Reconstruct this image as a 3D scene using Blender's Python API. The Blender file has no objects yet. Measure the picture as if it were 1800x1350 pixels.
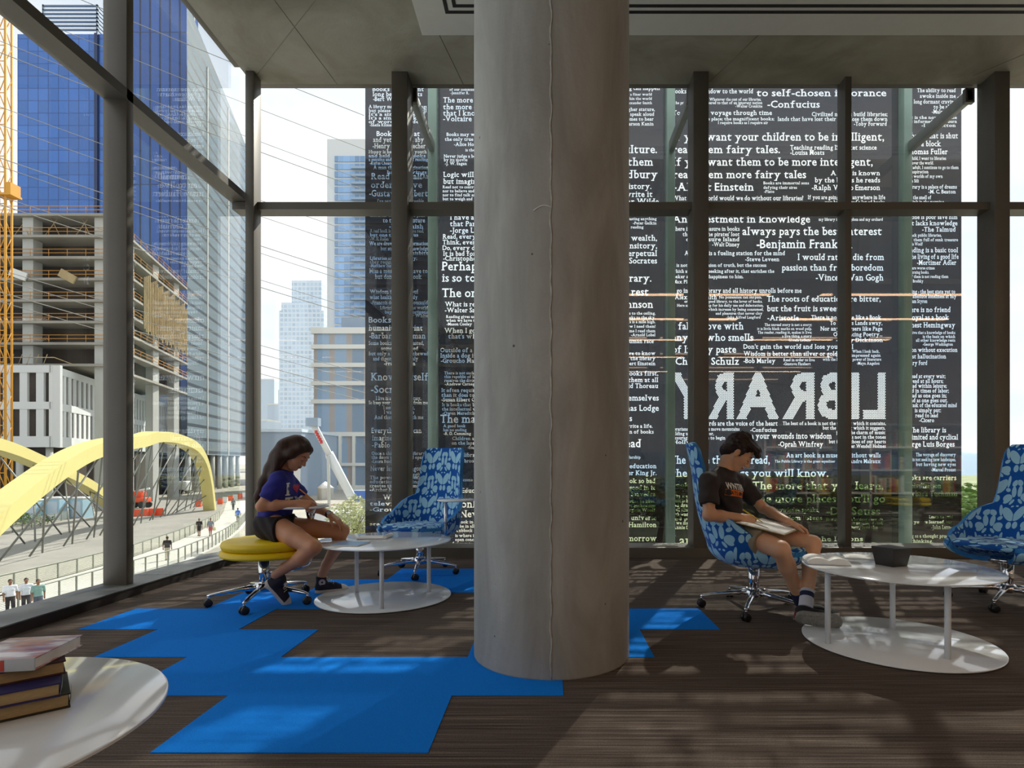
import bpy, bmesh, math, random
import numpy as np
from mathutils import Vector, Matrix
from mathutils.geometry import delaunay_2d_cdt
from mathutils.bvhtree import BVHTree

random.seed(7)
SC = bpy.context.scene
COL = SC.collection

# ------------------------------------------------------------------ camera
F, VX, VY, HC = 1004.0, 965.0, 810.0, 1.04        # focal length (px), vanishing point (px), eye height (m)
cam_d = bpy.data.cameras.new('camera')
cam_d.sensor_width = 36.0
cam_d.lens = F / 1800 * 36.0
cam_d.shift_x = (900 - VX) / 1800
cam_d.shift_y = (VY - 675) / 1800
cam_d.clip_end = 6000
cam_d.clip_start = 0.05
cam = bpy.data.objects.new('camera', cam_d)
COL.objects.link(cam)
cam.location = (0, 0, HC)
cam.rotation_euler = (math.pi / 2, 0, 0)
SC.camera = cam

# ------------------------------------------------------------------ colour management
SC.view_settings.view_transform = 'Standard'
SC.view_settings.look = 'None'
SC.view_settings.gamma = 1
SC.view_settings.use_curve_mapping = False
SC.view_settings.exposure = 0.0
SC.cycles.max_bounces = 10
SC.cycles.diffuse_bounces = 6
SC.cycles.glossy_bounces = 5
SC.cycles.transparent_max_bounces = 24
SC.cycles.sample_clamp_indirect = 6

# ------------------------------------------------------------------ sky
W = bpy.data.worlds.new('sky')
SC.world = W
W.use_nodes = True
nt = W.node_tree
nt.nodes.clear()
wo = nt.nodes.new('ShaderNodeOutputWorld')
bg = nt.nodes.new('ShaderNodeBackground')
tc = nt.nodes.new('ShaderNodeTexCoord')
mp = nt.nodes.new('ShaderNodeMapping')
mp.inputs['Scale'].default_value = (1.2, 1.2, 3.0)
ns = nt.nodes.new('ShaderNodeTexNoise')
ns.inputs['Scale'].default_value = 2.2
ns.inputs['Detail'].default_value = 6
rp = nt.nodes.new('ShaderNodeValToRGB')
rp.color_ramp.elements[0].position = 0.36
rp.color_ramp.elements[0].color = (0.80, 0.88, 1.0, 1)
rp.color_ramp.elements[1].position = 0.60
rp.color_ramp.elements[1].color = (1.0, 1.0, 1.0, 1)
nt.links.new(tc.outputs['Generated'], mp.inputs['Vector'])
nt.links.new(mp.outputs['Vector'], ns.inputs['Vector'])
nt.links.new(ns.outputs['Fac'], rp.inputs['Fac'])
nt.links.new(rp.outputs['Color'], bg.inputs['Color'])
bg.inputs['Strength'].default_value = 1.32
nt.links.new(bg.outputs['Background'], wo.inputs['Surface'])

# ------------------------------------------------------------------ sun
SUN_EL, SUN_H = math.radians(44), Vector((-0.40, -0.915, 0)).normalized()
sd = bpy.data.lights.new('sun', 'SUN')
sd.energy = 7.8
sd.angle = math.radians(0.6)
sd.color = (1.0, 0.94, 0.84)
sun = bpy.data.objects.new('sun', sd)
COL.objects.link(sun)
ldir = Vector((SUN_H.x * math.cos(SUN_EL), SUN_H.y * math.cos(SUN_EL), -math.sin(SUN_EL)))
sun.rotation_euler = ldir.to_track_quat('-Z', 'Y').to_euler()
sun.location = (6, 20, 30)

# ------------------------------------------------------------------ helpers: points
def P(px, py, Y):
    return Vector(((px - VX) / F * Y, Y, HC + (VY - py) / F * Y))

def FL(px, py, z=0.0):
    return P(px, py, (HC - z) * F / (py - VY))

GZ = -6.5
def GR(px, py):
    return FL(px, py, GZ)

def lin(h):
    h = h.lstrip('#')
    r = []
    for i in (0, 2, 4):
        c = int(h[i:i + 2], 16) / 255
        r.append(c / 12.92 if c <= 0.04045 else ((c + 0.055) / 1.055) ** 2.4)
    return (r[0], r[1], r[2], 1.0)

# ------------------------------------------------------------------ helpers: materials
def new_mat(name):
    m = bpy.data.materials.new(name)
    m.use_nodes = True
    m.node_tree.nodes.clear()
    return m, m.node_tree

def N(t, typ, **kw):
    n = t.nodes.new(typ)
    for k, v in kw.items():
        if k.startswith('i_'):
            n.inputs[k[2:].replace('_', ' ')].default_value = v
        else:
            setattr(n, k, v)
    return n

def L(t, a, b):
    t.links.new(a, b)

def M_(t, op, a, b=None, c=None):
    n = t.nodes.new('ShaderNodeMath')
    n.operation = op
    for i, v in enumerate((a, b, c)):
        if v is None:
            continue
        if isinstance(v, (int, float)):
            n.inputs[i].default_value = v
        else:
            t.links.new(v, n.inputs[i])
    return n.outputs[0]

def mixc(t, fac, a, b):
    n = t.nodes.new('ShaderNodeMix')
    n.data_type = 'RGBA'
    for sock, v in ((n.inputs[0], fac), (n.inputs[6], a), (n.inputs[7], b)):
        if isinstance(v, (int, float, tuple)):
            sock.default_value = v
        else:
            t.links.new(v, sock)
    return n.outputs[2]

def mat(name, col, rough=0.5, metal=0.0, var=0.0, vscale=8.0, bump=0.0, bscale=60.0, spec=0.5, stretch=(1, 1, 1), coat=0.0):
    """plain procedural surface: principled with a little noise in colour and relief"""
    m, t = new_mat(name)
    if isinstance(col, str):
        col = lin(col)
    o = N(t, 'ShaderNodeOutputMaterial')
    b = N(t, 'ShaderNodeBsdfPrincipled', i_Roughness=rough, i_Metallic=metal)
    b.inputs['Specular IOR Level'].default_value = spec
    b.inputs['Coat Weight'].default_value = coat
    b.inputs['Base Color'].default_value = col
    L(t, b.outputs[0], o.inputs[0])
    if var or bump:
        tc = N(t, 'ShaderNodeTexCoord')
        mp = N(t, 'ShaderNodeMapping')
        mp.inputs['Scale'].default_value = stretch
        L(t, tc.outputs['Object'], mp.inputs['Vector'])
    if var:
        n = N(t, 'ShaderNodeTexNoise', i_Scale=vscale, i_Detail=5.0)
        L(t, mp.outputs[0], n.inputs['Vector'])
        dk = tuple(c * (1 - var) for c in col[:3]) + (1,)
        lt = tuple(min(1, c * (1 + var)) for c in col[:3]) + (1,)
        r = N(t, 'ShaderNodeValToRGB')
        r.color_ramp.elements[0].position = 0.32
        r.color_ramp.elements[0].color = dk
        r.color_ramp.elements[1].position = 0.68
        r.color_ramp.elements[1].color = lt
        L(t, n.outputs['Fac'], r.inputs['Fac'])
        L(t, r.outputs['Color'], b.inputs['Base Color'])
    if bump:
        n2 = N(t, 'ShaderNodeTexNoise', i_Scale=bscale, i_Detail=3.0)
        L(t, mp.outputs[0], n2.inputs['Vector'])
        bp = N(t, 'ShaderNodeBump', i_Strength=bump, i_Distance=0.01)
        L(t, n2.outputs['Fac'], bp.inputs['Height'])
        L(t, bp.outputs[0], b.inputs['Normal'])
    return m

def glass_mat(name, tint=(0.96, 0.98, 0.97, 1), refl=1.0, base=0.0):
    """architectural glass: see-through plus a mirror coat that grows towards grazing angles"""
    m, t = new_mat(name)
    o = N(t, 'ShaderNodeOutputMaterial')
    tr = N(t, 'ShaderNodeBsdfTransparent')
    tr.inputs['Color'].default_value = tint
    gl = N(t, 'ShaderNodeBsdfGlossy', i_Roughness=0.0)
    ge = N(t, 'ShaderNodeNewGeometry')
    dt = N(t, 'ShaderNodeVectorMath', operation='DOT_PRODUCT')
    L(t, ge.outputs['Normal'], dt.inputs[0])
    L(t, ge.outputs['Incoming'], dt.inputs[1])
    c1 = M_(t, 'SUBTRACT', 1.0, M_(t, 'ABSOLUTE', dt.outputs['Value']))
    fr = M_(t, 'MULTIPLY_ADD', M_(t, 'POWER', c1, 5.0), 0.96, 0.04)          # Schlick, the same from both sides
    fac = M_(t, 'MINIMUM', M_(t, 'MULTIPLY_ADD', fr, refl, base), 1.0)
    mx = N(t, 'ShaderNodeMixShader')
    L(t, fac, mx.inputs[0])
    L(t, tr.outputs[0], mx.inputs[1])
    L(t, gl.outputs[0], mx.inputs[2])
    L(t, mx.outputs[0], o.inputs[0])
    return m

def grid_mat(name, glass, line, dx, dz, lx, lz, rough=0.15, var=0.25, metal=0.0, spec=0.5, line_rough=0.5):
    """curtain wall: panes of one facade with their joints, on the object's own axes"""
    m, t = new_mat(name)
    o = N(t, 'ShaderNodeOutputMaterial')
    b = N(t, 'ShaderNodeBsdfPrincipled', i_Metallic=metal)
    b.inputs['Specular IOR Level'].default_value = spec
    tc = N(t, 'ShaderNodeTexCoord')
    s = N(t, 'ShaderNodeSeparateXYZ')
    L(t, tc.outputs['Object'], s.inputs[0])
    u = M_(t, 'DIVIDE', M_(t, 'ADD', s.outputs[0], s.outputs[1]), dx)
    v = M_(t, 'DIVIDE', s.outputs[2], dz)
    fu, fv = M_(t, 'FRACT', u), M_(t, 'FRACT', v)
    ln = M_(t, 'MAXIMUM', M_(t, 'LESS_THAN', fu, lx / dx), M_(t, 'LESS_THAN', fv, lz / dz))
    cx = N(t, 'ShaderNodeCombineXYZ')
    L(t, M_(t, 'FLOOR', u), cx.inputs[0])
    L(t, M_(t, 'FLOOR', v), cx.inputs[1])
    wn = N(t, 'ShaderNodeTexWhiteNoise')
    L(t, cx.outputs[0], wn.inputs['Vector'])
    g = lin(glass) if isinstance(glass, str) else glass
    l2 = lin(line) if isinstance(line, str) else line
    dk = tuple(c * (1 - var) for c in g[:3]) + (1,)
    lt = tuple(min(1, c * (1 + var)) for c in g[:3]) + (1,)
    pane = mixc(t, wn.outputs['Value'], dk, lt)
    L(t, mixc(t, ln, pane, l2), b.inputs['Base Color'])
    L(t, M_(t, 'MULTIPLY_ADD', ln, line_rough - rough, rough), b.inputs['Roughness'])
    L(t, b.outputs[0], o.inputs[0])
    return m

# ------------------------------------------------------------------ helpers: meshes
def ortho(d):
    d = Vector(d).normalized()
    a = Vector((0, 0, 1)) if abs(d.z) < 0.9 else Vector((1, 0, 0))
    u = d.cross(a).normalized()
    return d, u, d.cross(u).normalized()

class MB:
    """collects shapes and links them as one mesh"""
    def __init__(s):
        s.v, s.f, s.mi, s.sm = [], [], [], []

    def add(s, vs, fs, mi=0, smooth=False):
        b = len(s.v)
        s.v += [tuple(x) for x in vs]
        for f in fs:
            s.f.append(tuple(b + i for i in f))
            s.mi.append(mi)
            s.sm.append(smooth)
        return s

    def box(s, lo, hi, mi=0, mtx=None):
        x0, y0, z0 = lo
        x1, y1, z1 = hi
        vs = [Vector(p) for p in ((x0, y0, z0), (x1, y0, z0), (x1, y1, z0), (x0, y1, z0), (x0, y0, z1), (x1, y0, z1), (x1, y1, z1), (x0, y1, z1))]
        if mtx is not None:
            vs = [mtx @ p for p in vs]
        return s.add(vs, [(0, 3, 2, 1), (4, 5, 6, 7), (0, 1, 5, 4), (1, 2, 6, 5), (2, 3, 7, 6), (3, 0, 4, 7)], mi)

    def rbox(s, lo, hi, r, mi=0, mtx=None, seg=2):
        """box with rounded edges"""
        bm = bmesh.new()
        bmesh.ops.create_cube(bm, size=1)
        for v in bm.verts:
            v.co = Vector([lo[i] + (v.co[i] + 0.5) * (hi[i] - lo[i]) for i in range(3)])
        bmesh.ops.bevel(bm, geom=bm.edges[:], offset=r, segments=seg, affect='EDGES', profile=0.5)
        bm.verts.index_update()
        vs = [mtx @ v.co if mtx is not None else v.co.copy() for v in bm.verts]
        s.add(vs, [[v.index for v in f.verts] for f in bm.faces], mi, True)
        bm.free()
        return s

    def cyl(s, a, b, r0, r1=None, n=16, mi=0, caps=True, smooth=True):
        r1 = r0 if r1 is None else r1
        a, b = Vector(a), Vector(b)
        d, u, w = ortho(b - a)
        ring = [(math.cos(2 * math.pi * i / n), math.sin(2 * math.pi * i / n)) for i in range(n)]
        vs = [a + (u * c + w * q) * r0 for c, q in ring] + [b + (u * c + w * q) * r1 for c, q in ring]
        fs = [(i, (i + 1) % n, n + (i + 1) % n, n + i) for i in range(n)]
        s.add(vs, fs, mi, smooth)
        if caps:
            k = len(s.v)
            s.f.append(tuple(k - 2 * n + i for i in reversed(range(n))))
            s.f.append(tuple(k - n + i for i in range(n)))
            s.mi += [mi, mi]
            s.sm += [False, False]
        return s

    def tube(s, pts, r, n=8, mi=0):
        pts = [Vector(p) for p in pts]
        rs = r if isinstance(r, (list, tuple)) else [r] * len(pts)
        vs, fs = [], []
        ref = None
        for i, p in enumerate(pts):
            d = (pts[min(i + 1, len(pts) - 1)] - pts[max(i - 1, 0)]).normalized()
            if ref is None:
                _, u, w = ortho(d)
            else:
                u = (ref - d * ref.dot(d)).normalized()
                w = d.cross(u)
            ref = u
            vs += [p + (u * math.cos(2 * math.pi * k / n) + w * math.sin(2 * math.pi * k / n)) * rs[i] for k in range(n)]
        m = len(pts)
        for i in range(m - 1):
            fs += [(i * n + k, i * n + (k + 1) % n, (i + 1) * n + (k + 1) % n, (i + 1) * n + k) for k in range(n)]
        fs += [tuple(reversed(range(n))), tuple((m - 1) * n + k for k in range(n))]
        return s.add(vs, fs, mi, True)

    def lathe(s, prof, c=(0, 0, 0), n=40, mi=0, sx=1.0, sy=1.0):
        """prof: (radius, z) pairs, bottom to top or outline order"""
        c = Vector(c)
        vs, fs = [], []
        for r, z in prof:
            vs += [c + Vector((r * sx * math.cos(2 * math.pi * k / n), r * sy * math.sin(2 * math.pi * k / n), z)) for k in range(n)]
        for i in range(len(prof) - 1):
            fs += [(i * n + k, i * n + (k + 1) % n, (i + 1) * n + (k + 1) % n, (i + 1) * n + k) for k in range(n)]
        fs += [tuple(reversed(range(n))), tuple((len(prof) - 1) * n + k for k in range(n))]
        return s.add(vs, fs, mi, True)

    def ball(s, c, r, n=12, mi=0, sc=(1, 1, 1)):
        pr = [(max(1e-4, r * math.sin(math.pi * i / n)), -r * math.cos(math.pi * i / n)) for i in range(n + 1)]
        k = len(s.v)
        s.lathe(pr, (0, 0, 0), n * 2, mi)
        s.v[k:] = [(c[0] + x * sc[0], c[1] + y * sc[1], c[2] + z * sc[2]) for x, y, z in s.v[k:]]
        return s

    def build(s, name, mats, parent=None, sharp=None, origin=None):
        me = bpy.data.meshes.new(name)
        vs = s.v
        if origin is not None:
            o = Vector(origin)
            vs = [tuple(Vector(p) - o) for p in s.v]
        me.from_pydata(vs, [], s.f)
        for m in (mats if isinstance(mats, (list, tuple)) else [mats]):
            me.materials.append(m)
        me.polygons.foreach_set('material_index', s.mi)
        me.polygons.foreach_set('use_smooth', s.sm)
        me.update()
        if sharp is not None:
            me.set_sharp_from_angle(angle=math.radians(sharp))
        ob = bpy.data.objects.new(name, me)
        COL.objects.link(ob)
        if origin is not None:
            ob.location = origin
        if parent is not None:
            ob.parent = parent
        return ob

def tag(o, label=None, cat=None, group=None, kind=None):
    if label: o['label'] = label
    if cat: o['category'] = cat
    if group: o['group'] = group
    if kind: o['kind'] = kind
    return o

def thing(name, label, cat, loc=(0, 0, 0), rz=0.0, group=None):
    o = bpy.data.objects.new(name, None)
    o.empty_display_size = 0.1
    COL.objects.link(o)
    o.location = loc
    o.rotation_euler = (0, 0, rz)
    return tag(o, label, cat, group)

def struct(o):
    o['kind'] = 'structure'
    return o

def copy_tree(o, parent=None):
    kids = [c for c in bpy.data.objects if c.parent == o]
    c = o.copy()
    COL.objects.link(c)
    c.parent = parent
    for k in kids:
        copy_tree(k, c)
    return c

# ------------------------------------------------------------------ shared materials
M = {}
M['frame'] = mat('dark_bronze_aluminium', '#625c52', 0.45, 0.2, var=0.06, vscale=3)
M['white_lacquer'] = mat('white_lacquer', (0.85, 0.87, 0.88, 1), 0.10, 0.0, spec=0.6, coat=0.4)
M['white_leg'] = mat('white_powder_coat', (0.72, 0.74, 0.77, 1), 0.35)
M['chrome'] = mat('polished_chrome', (0.78, 0.78, 0.80, 1), 0.10, 1.0, var=0.03)
M['black_plastic'] = mat('black_plastic', (0.012, 0.011, 0.012, 1), 0.38, var=0.1)
M['yellow_vinyl'] = mat('yellow_vinyl', '#e6c400', 0.42, bump=0.05, bscale=220)
M['paper'] = mat('paper', (0.80, 0.79, 0.76, 1), 0.7, var=0.04, vscale=30)
M['paper_old'] = mat('book_page_block', '#b09b74', 0.75, var=0.12, vscale=60, stretch=(1, 1, 14))
M['pane'] = glass_mat('window_glass', (0.97, 0.985, 0.98, 1), 1.6, 0.04)
M['pane2'] = glass_mat('clear_window_glass', (0.975, 0.985, 0.98, 1), 1.0, 0.005)
# ================================================================== the room
LX, BY, CZ = -3.44, 6.36, 5.22                    # left glass plane, back glass plane, ceiling height

# carpet: dark brown with long irregular light threads across the room
def carpet_brown():
    m, t = new_mat('brown_striated_carpet')
    o = N(t, 'ShaderNodeOutputMaterial')
    b = N(t, 'ShaderNodeBsdfPrincipled', i_Roughness=0.95)
    b.inputs['Specular IOR Level'].default_value = 0.1
    tc = N(t, 'ShaderNodeTexCoord')
    def noise(sx, sy, det, sc=1.0):
        mp = N(t, 'ShaderNodeMapping')
        mp.inputs['Scale'].default_value = (sx, sy, 1)
        L(t, tc.outputs['Object'], mp.inputs['Vector'])
        n = N(t, 'ShaderNodeTexNoise', i_Scale=sc, i_Detail=det)
        L(t, mp.outputs[0], n.inputs['Vector'])
        return n.outputs['Fac']
    a = noise(1.3, 150, 3)
    c = noise(3.5, 330, 2)
    d = noise(160, 160, 2)
    f = M_(t, 'ADD', M_(t, 'MULTIPLY', a, 0.62), M_(t, 'MULTIPLY', c, 0.30))
    f = M_(t, 'ADD', f, M_(t, 'MULTIPLY', d, 0.16))
    r = N(t, 'ShaderNodeValToRGB')
    e = r.color_ramp.elements
    e[0].position, e[0].color = 0.36, (0.042, 0.031, 0.026, 1)
    e[1].position, e[1].color = 0.82, (0.40, 0.34, 0.27, 1)
    k = e.new(0.52); k.color = (0.085, 0.063, 0.052, 1)
    k = e.new(0.64); k.color = (0.165, 0.130, 0.105, 1)
    L(t, f, r.inputs['Fac'])
    L(t, r.outputs['Color'], b.inputs['Base Color'])
    bp = N(t, 'ShaderNodeBump', i_Strength=0.5, i_Distance=0.004)
    L(t, f, bp.inputs['Height'])
    L(t, bp.outputs[0], b.inputs['Normal'])
    L(t, b.outputs[0], o.inputs[0])
    return m
M['carpet'] = carpet_brown()
M['blue_carpet'] = mat('blue_loop_carpet', '#1280e6', 0.95, var=0.10, vscale=240, bump=0.5, bscale=320, spec=0.1)

def concrete(name, c0, c1, c2, streak=(1, 1, 1), pits=0.0, sc=1.6):
    m, t = new_mat(name)
    o = N(t, 'ShaderNodeOutputMaterial')
    b = N(t, 'ShaderNodeBsdfPrincipled', i_Roughness=0.62)
    b.inputs['Specular IOR Level'].default_value = 0.35
    tc = N(t, 'ShaderNodeTexCoord')
    mp = N(t, 'ShaderNodeMapping')
    mp.inputs['Scale'].default_value = streak
    L(t, tc.outputs['Object'], mp.inputs['Vector'])
    n1 = N(t, 'ShaderNodeTexNoise', i_Scale=sc, i_Detail=8.0, i_Roughness=0.6, i_Distortion=0.6)
    L(t, mp.outputs[0], n1.inputs['Vector'])
    r = N(t, 'ShaderNodeValToRGB')
    e = r.color_ramp.elements
    e[0].position, e[0].color = 0.30, lin(c0)
    e[1].position, e[1].color = 0.72, lin(c2)
    k = e.new(0.5); k.color = lin(c1)
    L(t, n1.outputs['Fac'], r.inputs['Fac'])
    colr = r.outputs['Color']
    n2 = N(t, 'ShaderNodeTexNoise', i_Scale=38.0, i_Detail=4.0)
    L(t, tc.outputs['Object'], n2.inputs['Vector'])
    if pits:
        vo = N(t, 'ShaderNodeTexVoronoi', i_Scale=11.0)
        L(t, tc.outputs['Object'], vo.inputs['Vector'])
        sp = N(t, 'ShaderNodeSeparateColor')
        L(t, vo.outputs['Color'], sp.inputs[0])
        rad = M_(t, 'MULTIPLY', M_(t, 'POWER', sp.outputs[0], 5.0), 0.085)
        pit = M_(t, 'LESS_THAN', vo.outputs['Distance'], rad)
        colr = mixc(t, M_(t, 'MULTIPLY', pit, pits), colr, (0.03, 0.028, 0.025, 1))
    L(t, colr, b.inputs['Base Color'])
    bp = N(t, 'ShaderNodeBump', i_Strength=0.25, i_Distance=0.006)
    L(t, n2.outputs['Fac'], bp.inputs['Height'])
    L(t, bp.outputs[0], b.inputs['Normal'])
    L(t, b.outputs[0], o.inputs[0])
    return m
M['conc_col'] = concrete('cast_column_concrete', '#8a8780', '#9d9b94', '#b3b1aa', (1.6, 1.6, 0.45), 0.8, 2.2)
M['conc_ceil'] = concrete('cast_ceiling_concrete', '#7d7868', '#96917f', '#a8a494', (0.9, 0.9, 1), 0.0, 1.5)
M['soffit'] = mat('painted_gypsum', '#c9c8bd', 0.8, var=0.02)
M['dark'] = mat('painted_slot_shade', (0.012, 0.010, 0.009, 1), 0.7)  # flat black standing in for the shade inside the ceiling slots

XR, YB = 13.0, -18.0
fl = MB().box((-3.20, YB, -0.3), (XR, 6.14, 0.0)).build('floor', M['carpet'])
struct(fl)

# blue inlay of 0.494 m carpet tiles, laid in steps
TW, Y0 = 0.4945, 2.031
rows = {0: [(-1.418, -0.43)], 1: [(-1.912, 0.064)], 2: [(-2.406, -1.418), (-0.43, 0.558)], 3: [(-2.900, -1.912), (0.064, 1.052)],
        4: [(-2.406, -1.418), (0.064, 0.558)], 5: [(-1.912, -0.43)], 6: [(-1.418, -0.43)]}
mb = MB()
for r, spans in rows.items():
    for a, b in spans:
        n = round((b - a) / TW)
        for k in range(n):
            x0 = a + (b - a) * k / n
            mb.box((x0, Y0 + r * TW, 0.0002), (x0 + (b - a) / n, Y0 + (r + 1) * TW, 0.003))
tag(mb.build('blue_carpet', M['blue_carpet']), 'bright blue stepped inlay of square carpet tiles in the brown floor', 'carpet')

# concrete ceiling with form joints, white dropped soffit with slots
ce = MB().box((-3.285, YB, CZ), (XR, 6.34, CZ + 0.5)).build('ceiling', M['conc_ceil'])
struct(ce)
M['joint'] = mat('concrete_form_joint', '#7b7667', 0.8, var=0.1)
mb = MB()
for a, b in (((-2.6, 4.3), (-2.35, 6.35)), ((-1.35, 4.0), (-0.95, 6.35)), ((-3.28, 6.3), (-1.2, 4.3)), ((2.1, 5.5), (1.75, 6.35)), ((5.3, 5.4), (4.6, 6.2))):
    mb.cyl((a[0], a[1], CZ), (b[0], b[1], CZ), 0.0035, n=6)
jn = mb.build('form_joint', M['joint'], ce)
SZ = 5.15
so = thing('soffit_panel', 'white dropped ceiling panel in front of the concrete slab, behind the column top', 'ceiling panel', (-1.225, 5.516, SZ))
def inso(x, y, z): return (x + 1.225, y - 5.516, z - SZ)
MB().box(inso(-1.225, -17.9, SZ), inso(XR - 0.05, 5.516, CZ - 0.004)).build('panel', M['soffit'], so)
for cx, cy in ((-0.951, 5.248), (-0.871, 5.176), (-0.76, 5.08)):
    w = 0.034
    MB().box(inso(cx, cy - w, SZ - 0.003), inso(XR - 0.06, cy, SZ + 0.004)).box(inso(cx, -17.8, SZ - 0.003), inso(cx + w, cy - w, SZ + 0.004)).build('slot_diffuser', M['dark'], so)

# ---- left glazed wall
SILL = mat('grey_metal_sill', '#6a6c6b', 0.45, 0.3, var=0.05)
DKBASE = mat('dark_base_cladding', '#2a2320', 0.6, var=0.1)
w = thing('wall_left', 'dark framed glazed wall along the street side', 'wall'); w['kind'] = 'structure'
MB().box((-3.50, YB, -0.3), (-3.19, 6.16, 0.066), 0).box((-3.52, YB, 0.066), (-3.185, 6.16, 0.074), 1).build('sill', [DKBASE, SILL], w)
for yc in (4.48, 1.2, -2.1, -5.4, -8.7, -12.0, -15.3):
    MB().rbox((LX - 0.03, yc - 0.0365, 0.07), (-3.285, yc + 0.0365, CZ + 0.2), 0.003).build('mullion', M['frame'], w)
MB().box((LX - 0.03, YB, 3.86), (-3.285, 6.3, 3.94)).build('transom', M['frame'], w)
MB().box((LX - 0.03, YB, CZ + 0.16), (-3.40, 6.3, CZ + 0.5)).build('head_frame', M['frame'], w)
gw = MB()
for z0, z1 in ((0.07, 3.87), (3.93, CZ + 0.2)):
    gw.box((LX - 0.008, YB, z0), (LX + 0.008, BY, z1))
struct(gw.build('window_1', M['pane']))

# ---- back glazed wall
w = thing('wall_back', 'dark framed glazed wall with deep mullions in front of the printed screen', 'wall'); w['kind'] = 'structure'
MB().box((-3.50, 6.12, -0.3), (XR, 6.48, 0.107)).build('sill', M['frame'], w)
wide = [(-1.691, -1.520), (1.551, 1.716), (4.787, 4.949), (8.02, 8.18), (11.26, 11.42)]
slim = [(-0.035, 0.033), (3.224, 3.292), (6.45, 6.52), (9.7, 9.77)]
for a, b in wide:
    MB().rbox((a, 6.13, 0.10), (b, BY + 0.03, CZ + 0.05), 0.004).build('mullion', M['frame'], w)
for a, b in slim:
    MB().rbox((a, 6.213, 0.10), (b, BY + 0.03, CZ + 0.05), 0.003).build('mullion', M['frame'], w)
MB().rbox((-3.255, 6.12, 0.0), (-3.165, 6.28, CZ + 0.05), 0.004).build('corner_post', M['frame'], w)
MB().box((LX, 6.20, 3.770), (XR, BY + 0.02, 3.850)).build('transom', M['frame'], w)
MB().box((-3.28, 6.34, CZ + 0.02), (XR, 6.44, CZ + 0.4)).build('head_frame', M['frame'], w)
gw = MB()
for z0, z1 in ((0.10, 3.78), (3.84, CZ + 0.1)):
    gw.box((LX + 0.02, BY - 0.008, z0), (XR, BY + 0.008, z1))
struct(gw.build('window_2', M['pane2']))

# ---- far sides of the room, out of the picture: painted walls and warm linear ceiling lights
M['wall'] = mat('warm_grey_wall_paint', '#a39a90', 0.85, var=0.02)
struct(MB().box((XR, YB, -0.3), (XR + 0.2, 6.5, CZ + 0.5)).build('wall_right', M['wall']))
struct(MB().box((-3.5, YB - 0.2, -0.3), (XR, YB, CZ + 0.5)).build('wall_rear', M['wall']))
LAMP = 12.0
def lamp_mat():
    m, t = new_mat('warm_light_diffuser')
    o = N(t, 'ShaderNodeOutputMaterial')
    e = N(t, 'ShaderNodeEmission', i_Strength=LAMP)
    e.inputs['Color'].default_value = (1.0, 0.62, 0.36, 1)
    L(t, e.outputs[0], o.inputs[0])
    return m
M['lamp'] = lamp_mat()
k = 0
for y in (-1.2, -3.6, -6.4, -9.6, -13.2):
    for x0, x1 in ((1.6, 5.4), (6.6, 11.4)):
        r = thing('linear_light', 'long warm ceiling light in the room behind the camera', 'ceiling light', (x0, y, SZ - 0.06), group='linear ceiling lights behind the camera')
        MB().box((0, -0.11, 0), (x1 - x0, 0.11, 0.056)).build('housing', M['soffit'], r)
        MB().box((0.02, -0.09, -0.006), (x1 - x0 - 0.02, 0.09, 0.0)).build('diffuser', M['lamp'], r)

# ---- the round concrete column
col = thing('concrete_column', 'thick round grey concrete column standing floor to ceiling in the middle', 'column', (0.014, 3.115, 0))
CR = 0.419
prof = [(CR - 0.004, 0.0), (CR, 0.006)] + [(CR, CZ * i / 30 + 0.01) for i in range(0, 31)]
MB().lathe(prof, (0, 0, 0), 96).build('shaft', M['conc_col'], col, 40)
sx = [( -0.004 + 0.003 * math.sin(i * 1.7) + 0.002 * math.sin(i * 5.1), i * 0.04) for i in range(0, 131)]
MB().tube([(x, -math.sqrt(CR * CR - x * x) + 0.0005, z) for x, z in sx], [0.0035 + 0.0025 * abs(math.sin(i * 2.3)) for i in range(len(sx))], 6).build('form_seam', mat('seam_concrete', '#a5a298', 0.7, var=0.2, vscale=30), col)
pts = []
for i in range(12):
    a = math.radians(-90 - 12 + 12 * i / 11)
    pts.append((CR * math.cos(a), CR * math.sin(a), 2.235 + 0.016 * math.sin(math.pi * i / 11) - 0.012 * (1 - i / 11)))
MB().tube(pts, 0.004, 6).build('pour_line', M['soffit'], col)
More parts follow.
